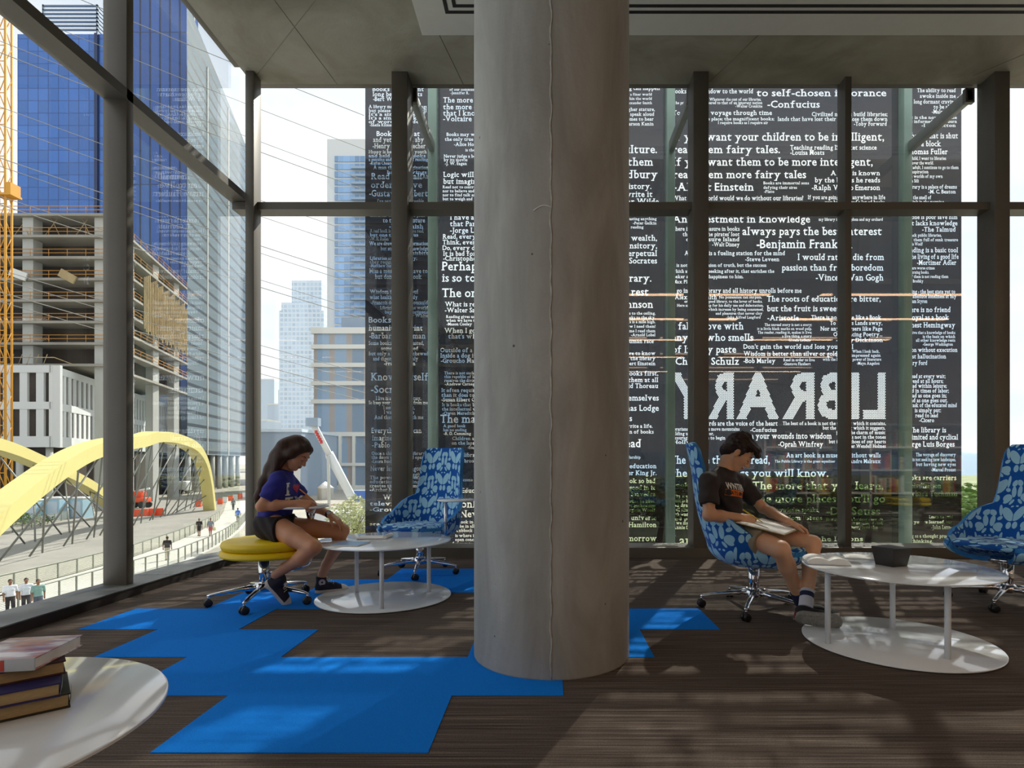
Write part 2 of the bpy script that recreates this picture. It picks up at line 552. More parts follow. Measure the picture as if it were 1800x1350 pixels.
# ================================================================== the printed screen outside the back window
YS = 7.6
TXT = """
C|1330,1558,169,12|to self-chosen ignorance
C|1349,1441,189,12|-Confucius
C|1182,1324,164,8|Books are a window to the world
C|1247,1338,177,5|Whatever the cost of our libraries,
C|1185,1340,183,5|the price is cheap compared to that of an ignorant nation
C|1293,1340,189,5|-Walter Cronkite
C|1183,1357,202,8|To read is to voyage through time
C|1211,1361,211.5,5.5|I love the place; the magnificent books;
C|1262,1350,218,5|I require books as I require air
C|1427,1560,204,7|Civilized nations build libraries;
C|1367,1560,212.5,7|lands that have lost their soul close them down
C|1501,1559,221,7|-Toby Forward
C|1182,1554,247,14|If you want your children to be intelligent,
C|1182,1371,269,13.5|read them fairy tales.
C|1389,1541,263,8|Teaching reading IS rocket science
C|1389,1449,272,8|-Louisa Moats
C|1183,1534,291,14|If you want them to be more intelligent,
C|1183,1417,313,13.5|read them more fairy tales
C|1184,1325,335,13.5|-Albert Einstein
C|1342,1422,324,5|Books are immortal sons
C|1342,1401,332,5|defying their sires
C|1343,1361,339,5|-Plato
C|1460,1547,308,8|A man is known
C|1432,1547,320.5,8.5|by the books he reads
C|1427,1547,334,9|-Ralph Waldo Emerson
C|1182,1412,352,8|What in the world would we do without our libraries?
C|1420,1556,350,7|If you are going to get anywhere in life
C|1450,1555,358,6|you have to read a lot of books
C|1182,1424,391,12.5|An investment in knowledge
C|1305,1550,413,14|always pays the best interest
C|1330,1498,436,15|-Benjamin Franklin
C|1439,1552,388,5|my library is my kingdom and my orchard
C|1182,1300,405.5,7|There is more treasure in books
C|1200,1300,415,7|than in all the pirates' loot
C|1206,1300,424,7|on Treasure Island
C|1252,1300,433,7|-Walt Disney
C|1203,1380,448.5,7.5|A library is a fueling station for the mind
C|1310,1370,459,7|-Steve Leveen
C|1402,1554,457,11|I would rather die from
C|1374,1553,475.5,11|passion than from boredom
C|1434,1553,493,11|-Vincent Van Gogh
C|1181,1347,469,6|It is not the possession of truth, but the success
C|1181,1361,479.5,6|which attends the seeking after it, that enriches the
C|1181,1307,489,6|seeker and brings happiness to him.
C|1181,1225,498,6|-Max Planck
C|1184,1409,514.5,8|I go into the library and all history unrolls before me
C|1183,1260,526,8|-Alexander Smith
C|1264,1339,524.5,4.6|No possession can surpass,
C|1203,1340,532,4.6|or even equal a good library, to the lover of books.
C|1190,1342,539,4.6|Here are treasured up for his daily use and delectation,
C|1225,1342,546,4.6|riches which increase by being consumed,
C|1258,1340,553,4.6|and pleasures that never cloy
C|1277,1337,560,4.6|-John Alfred Langford
C|1348,1548,530,10|The roots of education are bitter,
C|1348,1476,547,10|but the fruit is sweet
C|1349,1404,563,9|-Aristotle
C|1426,1549,561,7|There is no Frigate like a Book
C|1459,1551,571,7|To take us Lands away,
C|1442,1551,581,7|Nor any Coursers like Page
C|1465,1551,591,7|Of prancing Poetry...
C|1470,1552,601,7|-Emily Dickinson
C|1344,1427,573,4.6|The unread story is not a story;
C|1331,1427,580,4.6|it is little black marks on wood pulp.
C|1332,1427,586.5,4.6|The reader, reading it, makes it live;
C|1375,1427,593,4.6|a live thing, a story
C|1385,1425,600,4.6|-Ursula LeGuin
C|1183,1307,579,12.5|I fall in love with
C|1182,1324,599,12.5|anyone who smells
C|1182,1294,620,12.5|of library paste
C|1182,1299,641,12.5|-Charles Schulz
C|1307,1500,613,8|Don't gain the world and lose your soul
C|1307,1472,625.5,8|Wisdom is better than silver or gold
C|1307,1363,638,8|-Bob Marley
C|1377,1432,635,5|Read in order to live
C|1377,1425,642,5|-Gustave Flaubert
C|1498,1546,620,5|When I look back,
C|1470,1548,627,5|I am so impressed again
C|1446,1549,634,5|with the life-giving power of literature
C|1506,1546,641,5|-Maya Angelou
C|1230,1367,748,8|Words are the voice of the heart
C|1319,1365,759,7|-Confucius
C|1376,1557,747,6|The best of a book is not the thought which it contains,
C|1446,1556,755,6|but the thought which it suggests,
C|1470,1556,763,6|just as the charm of music
C|1478,1557,771,6|dwells not in the tones
C|1457,1557,779,6|but in the echoes of our hearts
C|1480,1557,787,6|-Oliver Wendell Holmes
C|1300,1462,771,10|Turn your wounds into wisdom
C|1368,1447,785,9|-Oprah Winfrey
C|1179,1300,757,6|Librarians and libraries move mountains
C|1179,1255,765,6|holding us up, a mirror,
C|1179,1275,772.5,6|encouraging our gaze to begin
C|1179,1243,780,6|-Holly Metz
C|1179,1353,815,14|The more that you read,
C|1180,1456,838,13.5|the more things you will know.
C|1323,1553,860,13.5|The more that you learn,
C|1325,1556,883,13.5|the more places you'll go
C|1453,1547,905,14|-Dr. Seuss
C|1382,1548,804,8|An art book is a museum without walls
C|1490,1548,814,7|-Andre Malraux
C|1362,1468,813,4.5|The Public Library is the great equalizer
C|1181,1225,855,6|Books...
C|1180,1246,875,6|Why are we reading,
C|1180,1250,883,6|if not in hope of beauty
C|1180,1240,891,6|and drama that
C|1180,1246,899,6|will illuminate us
C|1180,1243,907,6|with wisdom, courage
C|1180,1240,914.5,6|and power,
C|1180,1247,922,6|so we may feel again
C|1180,1230,930,6|-Annie Dillard
C|1356,1440,900,8|Knowledge speaks,
C|1365,1445,914,8|wisdom listens
C|1452,1552,915,4.8|How many a man has dated a new era
C|1470,1552,922,4.8|in his life from the reading of a book
C|1495,1552,929,4.8|-Henry David Thoreau
C|1181,1320,958,17|I am a part of
C|1380,1517,951,8|session the lessons
C|1440,1552,959,5.5|make life
B|,1160,158,7|anything can happen
B|,1146,168,4.6|in a finer world
B|,1146,175.5,4.6|within the world
B|,1146,183,4.6|-Alexander Smith
B|,1151,195,6|a higher stature,
B|,1150,203.5,6|to speak aloud
B|,1149,212,6|comes to hear
B|,1149,220.5,6|-Garson Kanin
B|,1155,269,14|destroy a culture.
B|,1148,291,14|reading them
B|,1156,313,14|-Ray Bradbury
B|,1145,332,10|history.
B|,1147,346,10|to write it
B|,1158,359,10|-Oscar Wilde
B|,1154,387,5|wasting anything
B|,1154,394.5,5|-Peter Golkin
B|,1131,401.5,5|reading
B|,1155,423,10|to wealth,
B|,1155,436.5,10|transitory,
B|,1155,450,10|perpetual
B|,1155,463,10|-Socrates
B|,1145,495,13|a library.
B|,1140,519,13|the rest
B|,1148,541,13|-Tom Johnson
B|,1152,553,5|Books to the ceiling,
B|,1152,560.5,5|Books to the sky,
B|,1152,568,5|My pile of books is a mile high.
B|,1152,576,5|How I love them! How I need them!
B|,1152,584,5|a long beard by the time I read them
B|,1152,591,5|-Arnold Lobel
B|,1149,603,7|the human race
B|,1152,624,6.5|you have to know
B|,1152,633,6.5|of the library
B|,1152,642,6.5|-Albert Einstein
B|,1157,660,8|Read the best books first,
B|,1157,671.5,8|may not read them at all
B|,1157,682,8|-Henry David Thoreau
B|,1158,704,10|read themselves
B|,1158,722,10|-Thomas Lodge
B|,1111,740,10|books
B|,1147,752,6.5|to write a life.
B|,1149,762,6.5|collection of books
B|,1127,786,14|to read
B|,1126,806,5|the scholarship
B|,1154,823,8|of education
B|,1154,835,8|-Martin Luther King Jr.
B|,1152,849,8|No book so bad
B|,1152,861,8|something good in it
B|,1152,872,8|-Cervantes Saavedra
B|,1152,884,5.6|what he likes,
B|,1152,891.5,5.6|without enthusiasm
B|,1152,899,5.6|-Virginia Woolf
B|,1154,914,8.5|the universe
B|,1154,926.5,8.5|-Edith Hamilton
B|,1157,951,10|tomorrow.
B|790,,153,4.6|Libraries are the
B|790,,159.5,4.6|of our community
B|792,,165.5,4.6|-Jennifer R.
B|779,,180,9|The more I read,
B|779,,192,9|the more certain
B|779,,203,9|that I know nothing
B|779,,213,9|-Voltaire
B|785,,239,6|Books may well be
B|782,,247.5,6|the only true magic
B|798,,256.5,6|-Alice Hoffman
B|818,,266,5|is the
B|780,,277,5.4|Never judge a book
B|780,,283.5,5.4|by its movie
B|782,,290,5.4|-J. W. Eagan
B|779,,311,9|Logic will get
B|779,,323,9|but imagination
B|778,,331,5|Read not to contradict
B|778,,338,5|nor to believe and
B|778,,345,5|nor to find talk and
B|778,,352,5|but to weigh and
B|791,,386,9|I have always
B|791,,397.5,9|that Paradise
B|791,,409,9|-Jorge Luis
B|778,,419.5,8|Read, every day,
B|778,,429.5,8|Think, every day,
B|778,,439.5,8|Do, every day,
B|779,,449.5,8|It is bad for the
B|779,,458,8|-Christopher Morley
B|776,,475,15|Perhaps no
B|777,,495,14|is so totally
B|777,,522,15|The only
B|782,,538.5,8|What is reading
B|782,,549,8|-Walter Savage
B|784,,559,5|Reading gives us
B|784,,565.5,5|when we have to
B|785,,572,5|-Mason Cooley
B|781,,585,8.5|When I got my
B|788,,595,8.5|that's when
B|774,,619,7.5|Outside of a dog,
B|774,,628.5,7.5|Inside a dog it's
B|775,,637.5,7.5|-Groucho Marx
B|781,,658,5|There is not such a
B|781,,664.5,5|this republic of letters
B|781,,671,5|receives the dividend
B|782,,677.5,5|-Andrew Carnegie
B|776,,689,6.5|It often requires
B|776,,697.5,6.5|than it does to fly
B|776,,705.5,6.5|-Susan Elbert Green
B|777,,714,5.5|It is books that bear
B|777,,721.5,5.5|the intellectual weight
B|778,,729,5.5|-Owen Meredith
B|774,,743,14|The man
B|779,,751,5|A good book
B|779,,758,5|has no ending
B|780,,764.5,5|-R. D. Cumming
B|795,,773.5,6|Children are
B|794,,781.5,6|on the laps of
B|822,,789,5|-Emilie
B|815,,803,7|library
B|816,,813,6|brook
B|812,,880,5.5|we include
B|812,,866,8|Education
B|814,,846,5.5|come behind
B|811,,892,13|only
B|808,,909,12|New Hope
B|808,,920,5.5|look in our
B|808,,927.5,5.5|be in all our
B|800,,935,5.5|-Lubbock
B|800,,944,5.5|is where ideas
B|800,,951,5.5|open concert
B|795,,958,5.5|for you to discover
A|655,745,160,7.5|Books had instant
A|655,742,169,7.5|long before charts
A|656,716,177.5,7.5|-Bert Williams
A|648,750,190,5.6|A library may be a lot of things
A|648,750,197,5.6|but please don't call it dull
A|648,748,203.5,5.6|It's a single link of
A|648,748,210,5.6|It's a single brick or
A|648,746,216.5,5.6|of words and ideas
A|650,690,222,5|-Sheila Kilmar
A|662,738,239,8.5|Books come at
A|656,745,249.5,8.5|and yet my own aby
A|655,748,260.5,8.5|-Henry Ward Beecher
A|648,750,269.5,5.6|Happy is he who in his youth
A|648,748,276.5,5.6|and held fast to books
A|648,752,283,5.6|a genuine and pure love of reading
A|650,690,289.5,5.6|-Rufus Choate
A|656,753,297.5,6.5|A man that has imagination
A|680,750,305.5,6|has not wings
A|700,753,313.5,6|-Muhammad Ali
A|652,742,315,11|Read in small
A|652,742,330,11|order to live
A|649,752,345,11|-Gustave Flaubert
A|663,745,355.5,5.5|I've never known trouble
A|650,747,381,5.5|Libraries will be able to pick
A|673,747,391,8|to take the future
A|684,744,401.5,8|-T. Cornish
A|650,745,408.5,5.6|A real book is not one that we read,
A|650,735,415.5,5.6|but one that reads us
A|651,683,422.5,5.6|-W. H. Auden
A|649,753,431,6.5|We are drowning in information
A|669,753,440,6.5|but starved for knowledge
A|690,753,448,6.5|-John Naisbitt
A|650,733,456.5,5.6|Libraries are a necessity;
A|650,725,463,5.6|they require our care
A|650,700,469.5,5.6|-Matthew Neville
A|649,753,480,8|Miss a meal if you have to,
A|659,741,490,8|but don't miss a book
A|650,735,516,7|Wisdom is to the soul
A|650,734,525.5,7|what health is to the body
A|652,752,535,7|-Francois de La Rochefoucauld
A|668,752,543.5,5.5|Libraries give us the world
A|676,752,551,5.5|beyond our horizons
A|705,752,557.5,5.5|-Harry White
A|648,712,567,10|Books are
A|648,743,581,10|humanity in print
A|649,748,595,10|-Barbara Tuchman
A|648,745,606,6.5|Some books are to be tasted,
A|670,735,615.5,6.5|some swallowed
A|648,753,624.5,6.5|but only a few to be chewed
A|656,735,633.5,6.5|and digested thoroughly
A|675,730,642,6.5|-Francis Bacon
A|652,753,668.5,13|Know thyself
A|652,724,690.5,13|-Socrates
A|661,740,703,6.5|I live in a world of fantasy,
A|648,753,711,6.5|So keep your reality away from me.
A|674,729,719.5,6.5|I see what I want,
A|675,728,727.5,6.5|I want what I see
A|658,744,736.5,6.5|And that is good with me
A|653,741,761,9|Everything you can
A|654,720,774,9|imagine is real
A|654,725,786.5,9|-Pablo Picasso
A|653,748,799.5,5.5|Once a child finds a library
A|653,745,806.5,5.5|the doors to the world open
A|653,690,813.5,5.5|-Laura Bush
A|651,745,827.5,8.5|Never laugh at dragons
A|690,745,838,8|-Bilbo Baggins
A|650,740,842,5.8|The power of reading
A|650,738,849.5,5.8|education and living
A|650,742,856.5,5.8|creates the better man
A|650,700,863.5,5.8|-Archer Ney
A|673,740,878,8.5|When I read
A|650,720,888.5,7|television
A|650,720,899,7|-Groucho
A|650,730,924,6|are important
D|1612,1680,162,7|The ability to read
D|1617,1680,172,7|awoke inside me
D|1587,1680,182,7|some long dormant craving
D|1641,1680,191,7|to be alive
D|1638,1680,199.5,7|-Malcolm X
D|1588,1682,209,5.4|that is the novel of the
D|1588,1682,216,5.4|most informed citizen born
D|1620,1680,223,5.4|-Lord Acton
D|1589,1684,243,9.5|A book that is shut
D|1589,1654,257,9.5|is but a block
D|1589,1666,271,9.5|-Thomas Fuller
D|1588,1663,281,5.6|As a child, I went to libraries
D|1588,1641,289,5.6|to discover the world.
D|1588,1685,297,5.6|As an adult, I continue to go to them
D|1588,1632,304.5,5.6|for inspiration
D|1588,1657,312.5,5.6|create worlds of my own
D|1588,1615,320.5,5.6|-Anna Sili
D|1588,1682,331.5,6.6|A library is a palace of dreams
D|1632,1680,340,6.6|-M. C. Beaton
D|1588,1637,350,6.4|I love the smell of
D|1588,1659,358,6.4|book ink in the morning
D|1588,1683,385,8|No one is poor save him
D|1588,1683,396,8|that lacks knowledge
D|1621,1680,407,8|-The Talmud
D|1588,1655,416,5.4|To track public libraries,
D|1588,1684,424,5.4|I find them full of sunk treasure
D|1588,1622,431.5,5.4|-Virginia Woolf
D|1589,1684,443.5,8.5|Reading is a basic tool
D|1589,1685,455,8.5|in the living of a good life
D|1612,1681,465.5,8.5|-Mortimer Adler
D|1588,1643,473.5,5.2|There are worse crimes
D|1588,1633,481,5.2|than burning books.
D|1588,1667,488.5,5.2|One of them is not reading them
D|1588,1623,496.5,5.2|-Joseph Brodsky
D|1588,1679,515.5,6.5|Reading - the best state yet to
D|1588,1681,524,6.5|keep absolute loneliness at bay
D|1588,1630,532.5,6.5|-William Styron
D|1589,1671,548.5,9|There is no friend
D|1589,1668,562,9|as loyal as a book
D|1589,1679,575.5,9|-Ernest Hemingway
D|1588,1679,587,5|I conceive that a knowledge of books
D|1622,1679,594,5|is the basis on which
D|1610,1679,600.5,5|all other knowledge rests
D|1622,1675,607.5,5|-George Washington
D|1588,1683,618.5,7.5|Vision without execution
D|1588,1663,630,7.5|is just hallucination
D|1588,1630,641.5,7.5|-Henry Ford
D|1597,1662,664.5,7|Read at every wait;
D|1601,1658,673,7|read at all hours;
D|1597,1664,681.5,7|read within leisure;
D|1592,1668,690,7|read in times of labor;
D|1596,1664,698.5,7|read as one goes in;
D|1594,1666,707,7|read as one goes out.
D|1588,1682,715.5,7|The task of the educated mind
D|1608,1654,724.5,7|is simply put:
D|1609,1649,733.5,7|read to lead
D|1616,1642,742,7|-Cicero
D|1598,1663,760,9|The library is
D|1588,1684,772.5,9|unlimited and cyclical
D|1589,1678,785,9|-Jorge Luis Borges
D|1610,1680,802,6|The voyage of discovery
D|1604,1680,810.5,6|is not seeking new landscapes,
D|1610,1680,819,6|but having new eyes
D|1637,1680,828.5,6|-Marcel Proust
D|1588,1681,844,9|Books are carriers
D|1588,1654,858,9|of civilization
D|1588,1683,872,9|-Barbara Tuchman
D|1633,1675,911,5.5|Learn to read
D|1588,1675,920,5.5|once you've learned, etc.
D|1637,1679,930,7|-John Lennon
D|1592,1675,945,6|long as a thought process
D|1592,1640,954,6|is thinking.
"""

_gl = {}
def glyph(ch, off, slab):
    """outline faces of one letter of the built-in face, made heavier and given slab serifs"""
    key = (ch, off, slab)
    if key in _gl:
        return _gl[key]
    c = bpy.data.curves.new('g', 'FONT')
    c.body = ch
    c.resolution_u = 2
    c.offset = off
    c.fill_mode = 'FRONT'
    o = bpy.data.objects.new('g', c)
    COL.objects.link(o)
    dg = bpy.context.evaluated_depsgraph_get()
    me = bpy.data.meshes.new_from_object(o.evaluated_get(dg))
    vs = [(v.co.x, v.co.y) for v in me.vertices]
    fs = [tuple(p.vertices) for p in me.polygons]
    bpy.data.objects.remove(o)
    bpy.data.curves.remove(c)
    bpy.data.meshes.remove(me)
    cnt = {}
    for f in fs:
        for i in range(len(f)):
            e = (f[i], f[(i + 1) % len(f)])
            cnt.setdefault(tuple(sorted(e)), []).append(e)
    if slab and vs and ch not in ",.;:'!-":
        ys = [y for _, y in vs]
        lo, hi = min(ys), max(ys)
        marks = [0.0, lo, hi, 0.449, 0.449 + off]
        for e, l in list(cnt.items()):
            if len(l) != 1:
                continue
            (xa, ya), (xb, yb) = vs[l[0][0]], vs[l[0][1]]
            ln = abs(xa - xb)
            if abs(ya - yb) > 0.008 or not 0.05 < ln < 0.165:
                continue
            if min(abs(ya - q) for q in marks) > 0.03:
                continue
            up = ya > 0.2
            th = 0.07
            x0, x1 = min(xa, xb) - 0.075, max(xa, xb) + 0.075
            y0, y1 = (ya - th, ya) if up else (ya, ya + th)
            k = len(vs)
            vs += [(x0, y0), (x1, y0), (x1, y1), (x0, y1)]
            fs.append((k, k + 1, k + 2, k + 3))
    mx = max((x for x, _ in vs), default=0.22)
    mn = min((x for x, _ in vs), default=0.0)
    r = (vs, fs, mn, mx)
    _gl[key] = r
    return r

def set_line(text, off=0.012, slab=True):
    """(verts, faces, x0, x1) of a line, cap height 0.69, baseline 0"""
    x, V2, F2 = 0.0, [], []
    for ch in text:
        if ch == ' ':
            x += 0.27
            continue
        vs, fs, mn, mx = glyph(ch, off, slab)
        b = len(V2)
        dx = x - mn
        V2 += [(vx + dx, vy) for vx, vy in vs]
        F2 += [tuple(b + i for i in f) for f in fs]
        x += (mx - mn) + 0.045
    return V2, F2, 0.0, x - 0.045

def px2x(px): return (px - VX) / F * YS
def px2z(py): return HC + (VY - py) / F * YS
PX = {'A': (642, 762.5), 'B': (765.5, 1174.5), 'C': (1177.5, 1584.0), 'D': (1586.5, 1690)}
lines = []
for ln in TXT.strip().split('\n'):
    p, q, s = ln.split('|', 2)
    a = q.split(',')
    lines.append((p, float(a[0]) if a[0] else None, float(a[1]) if a[1] else None, float(a[2]), float(a[3]), s))
# the sheet goes on above the window head with the same quotations
for p, x0, x1, bl, h, s in list(lines):
    if 300 < bl < 600:
        lines.append((p, x0, x1, bl - 465, h, s))
lines = [l for l in lines if not (l[3] < 150 and l[3] > 134)]

M['film'] = None
def film_mat():
    m, t = new_mat('dark_printed_film')
    o = N(t, 'ShaderNodeOutputMaterial')
    tr = N(t, 'ShaderNodeBsdfTransparent')
    b = N(t, 'ShaderNodeBsdfPrincipled', i_Roughness=0.02)
    b.inputs['Base Color'].default_value = (0.022, 0.016, 0.018, 1)
    b.inputs['Specular IOR Level'].default_value = 0.55
    tr.inputs['Color'].default_value = (0.9, 0.92, 1.0, 1)
    mx = N(t, 'ShaderNodeMixShader')
    mx.inputs[0].default_value = 0.955
    L(t, tr.outputs[0], mx.inputs[1])
    L(t, b.outputs[0], mx.inputs[2])
    L(t, mx.outputs[0], o.inputs[0])
    return m
M['film'] = film_mat()
M['screen_glass'] = glass_mat('screen_glass', (0.97, 0.99, 0.985, 1), 0.8)

def in_tris(pts, T):
    """which points lie in any of the triangles"""
    out = np.zeros(len(pts), bool)
    for t in T:
        (ax, ay), (bx, by), (cx, cy) = t
        d1 = (pts[:, 0] - bx) * (ay - by) - (ax - bx) * (pts[:, 1] - by)
        d2 = (pts[:, 0] - cx) * (by - cy) - (bx - cx) * (pts[:, 1] - cy)
        d3 = (pts[:, 0] - ax) * (cy - ay) - (cx - ax) * (pts[:, 1] - ay)
        out |= ~(((d1 < 0) | (d2 < 0) | (d3 < 0)) & ((d1 > 0) | (d2 > 0) | (d3 > 0)))
    return out

ZB, ZT = -0.14, 8.4
def panel(key, label):
    x0, x1 = px2x(PX[key][0]), px2x(PX[key][1])
    vs = [Vector((x0, ZB)), Vector((x1, ZB)), Vector((x1, ZT)), Vector((x0, ZT))]
    es = [(0, 1), (1, 2), (2, 3), (3, 0)]
    holes = []                                   # per line: glyph triangles, as an array n x 3 x 2
    def put(P2, F2):
        P2 = [(min(max(px, x0 + 0.012), x1 - 0.012), min(max(pz, ZB + 0.01), ZT - 0.01)) for px, pz in P2]
        b = len(vs)
        vs.extend(Vector(p) for p in P2)
        cnt = {}
        tri = []
        for f in F2:
            for i in range(len(f)):
                e = (f[i], f[(i + 1) % len(f)])
                k = (min(e), max(e))
                cnt[k] = cnt.get(k, 0) + 1
            for i in range(1, len(f) - 1):
                tri.append((P2[f[0]], P2[f[i]], P2[f[i + 1]]))
        es.extend((b + i, b + j) for (i, j), c in cnt.items() if c == 1)
        holes.append(np.array(tri))
    for p, a, b, bl, h, s in lines:
        if p != key:
            continue
        V2, F2, u0, u1 = set_line(s)
        if not V2:
            continue
        sz = h / F * YS / 0.69
        if a is None:
            xb = px2x(b); sx = sz * 0.93; xa = xb - (u1 - u0) * sx
        elif b is None:
            xa = px2x(a); sx = sz * 0.93
        else:
            xa, xb = px2x(a), px2x(b); sx = (xb - xa) / (u1 - u0)
        z = px2z(bl)
        put([(xa + u * sx, z + w * sz) for u, w in V2], F2)
    if key == 'C':
        # LIBRARY, seen from behind, each letter a field of small round dots
        zl, zh = px2z(737), px2z(654)
        for ch, a, b in (('Y', 1179, 1237), ('R', 1245, 1290), ('A', 1295, 1369), ('R', 1376, 1431), ('B', 1437, 1483), ('I', 1494, 1511), ('L', 1517, 1556)):
            g, gf, mn, mx = glyph(ch, 0.035, False)
            ys = [q[1] for q in g]
            ylo, yhi = min(ys), max(ys)
            xa, xb = px2x(a), px2x(b)
            pts = [(xb - (q[0] - mn) / (mx - mn) * (xb - xa), zl + (q[1] - ylo) / (yhi - ylo) * (zh - zl)) for q in g]
            T = np.array([(pts[f[0]], pts[f[i]], pts[f[i + 1]]) for f in gf for i in range(1, len(f) - 1)])
            pitch, r = 0.0205, 0.0089
            row, z = 0, zl + 0.01
            P2, F2 = [], []
            while z < zh - 0.005:
                x = xa + (pitch / 2 if row % 2 else 0) + 0.006
                while x < xb:
                    if in_tris(np.array([[x, z]]), T)[0]:
                        k = len(P2)
                        P2 += [(x + r * math.cos(math.pi / 3 * i), z + r * math.sin(math.pi / 3 * i)) for i in range(6)]
                        F2.append(tuple(range(k, k + 6)))
                    x += pitch
                z += pitch * 0.866
                row += 1
            if P2:
                put(P2, F2)
    ov, oe, of, _, _, _ = delaunay_2d_cdt(vs, es, [], 1, 1e-6)
    co = np.array([(v.x, v.y) for v in ov])
    tr = np.array([f for f in of if len(f) == 3])
    cen = co[tr].mean(axis=1)
    inside = np.zeros(len(tr), bool)
    for T in holes:
        lo, hi = T.min(axis=(0, 1)), T.max(axis=(0, 1))
        ix = np.nonzero((cen[:, 0] > lo[0]) & (cen[:, 0] < hi[0]) & (cen[:, 1] > lo[1]) & (cen[:, 1] < hi[1]))[0]
        if len(ix):
            inside[ix] |= in_tris(cen[ix], T)
    keep = tr[~inside]
    me = bpy.data.meshes.new('printed_film')
    me.from_pydata([(v.x, 0, v.y) for v in ov], [], [tuple(int(i) for i in f) for f in keep])
    me.materials.append(M['film'])
    me.update()
    root = thing('printed_glass_panel', label, 'glass panel', (0, YS, 0))
    o = bpy.data.objects.new('printed_film', me)
    COL.objects.link(o)
    o.parent = root
    MB().box((x0, 0.004, ZB), (x1, 0.016, ZT)).build('glass_sheet', M['screen_glass'], root)
panel('A', 'narrow dark glass panel of white quotations beside the open sky, first of the printed screen')
panel('B', 'dark glass panel of white quotations standing mostly behind the round concrete column')
panel('C', 'widest-seen dark glass panel of white quotations with LIBRARY in reverse behind the seated boy')
panel('D', 'narrow dark glass panel of white quotations at the hillside end of the screen')

# glass fins, struts and the ledge that carry the screen
M['fin'] = mat('green_edge_glass', '#8fa89a', 0.18, var=0.12, vscale=2.0, spec=0.6)
M['strut'] = mat('grey_strut_metal', '#8b8d88', 0.4, 0.4, var=0.1)
for px, nm in ((764, 'pale green glass fin by the first two printed panels, behind the empty patterned chair'), (1176, 'pale green glass fin close to the right edge of the concrete column'),
               (1585.3, 'pale green glass fin between the last two printed panels')):
    x = px2x(px)
    t_ = thing('glass_fin', nm, 'fin', (x, YS, -0.2), group='glass fins of the printed screen')
    MB().rbox((-0.062 if px < 965 else -0.055, -0.14, 0.06), (0.052, -0.01, 8.6), 0.006).build('blade', M['fin'], t_)
    MB().box((-0.07, -0.16, 0.0), (0.07, 0.0, 0.06)).build('shoe', M['strut'], t_)
for x, nm in ((-1.53, 'grey steel strut reaching out from the mullion above the empty patterned chair'), (1.60, 'grey steel strut reaching out from the mullion right of the column'),
              (4.72, 'grey steel strut reaching out from the mullion nearest the hillside')):
    t_ = thing('screen_strut', nm, 'strut', (x, 6.40, 5.16), group='struts of the printed screen')
    MB().rbox((-0.035, 0.0, -0.085), (0.035, YS - 6.40 - 0.15, 0.045), 0.005).build('arm', M['strut'], t_)
    MB().box((-0.05, 0.0, -0.10), (0.05, 0.05, 0.06)).build('bracket', M['frame'], t_)
M['ledge'] = mat('pale_ledge_paving', '#c9cbc8', 0.7, var=0.05)
struct(MB().box((-2.5, 6.49, -0.5), (XR, YS + 0.1, -0.2)).build('trim_1', M['ledge']))
# ================================================================== outdoors
M['ground'] = mat('pale_street_concrete', '#979489', 0.9, var=0.10, vscale=0.25, bump=0.1, bscale=4)
M['road'] = mat('bridge_road_concrete', '#8f8d86', 0.9, var=0.10, vscale=0.4)
M['walk'] = mat('white_walkway_concrete', '#bdbcb5', 0.85, var=0.05, vscale=0.5)
M['grass'] = mat('dry_grass', '#7b8560', 0.95, var=0.3, vscale=0.2)
struct(MB().box((-900, 10, GZ - 1), (900, 1200, GZ)).build('ground', M['ground']))

def strip(name, poly, z0, z1, m):
    """a slab on the ground from a plan outline"""
    n = len(poly)
    vs = [(x, y, z0) for x, y in poly] + [(x, y, z1) for x, y in poly]
    fs = [tuple(range(n, 2 * n)), tuple(reversed(range(n)))] + [(i, (i + 1) % n, n + (i + 1) % n, n + i) for i in range(n)]
    return MB().add(vs, fs).build(name, m)

# walkway and road of the bridge, running away to the left
OUT = [(10, -25.8), (20, -26.0), (30, -26.3), (38, -27.0), (42, -27.25), (48, -28.7), (55, -31.0), (62, -33.8), (70, -37.3), (80, -42.2), (95, -50.0), (110, -58.0)]
INN = [(10, -30.2), (20, -30.5), (30, -30.9), (38, -31.4), (44, -32.2), (53, -34.6), (60, -36.9), (66, -39.2), (73, -42.2), (85, -48.4), (98, -55.5), (110, -62.0)]
def on(tab, y):
    for (y0, x0), (y1, x1) in zip(tab, tab[1:]):
        if y <= y1:
            return x0 + (x1 - x0) * (y - y0) / (y1 - y0)
    return tab[-1][1]
def wk(t, off):
    """point beside the walkway: t is the distance from the window, off 0 the outer railing, 1 the inner one, 2 across the road"""
    x = on(OUT, t) if off == 0 else on(INN, t) - (0 if off == 1 else 19.5)
    return Vector((x, t, GZ))
ys = list(range(10, 111, 3))
struct(strip('trim_2', [(on(OUT, y) + 0.3, y) for y in ys] + [(on(INN, y), y) for y in reversed(ys)], GZ - 0.3, GZ + 0.06, M['walk']))
struct(strip('trim_3', [(on(INN, y) - 0.5, y) for y in ys] + [(on(INN, y) - 19, y) for y in reversed(ys)], GZ - 0.3, GZ + 0.03, M['road']))

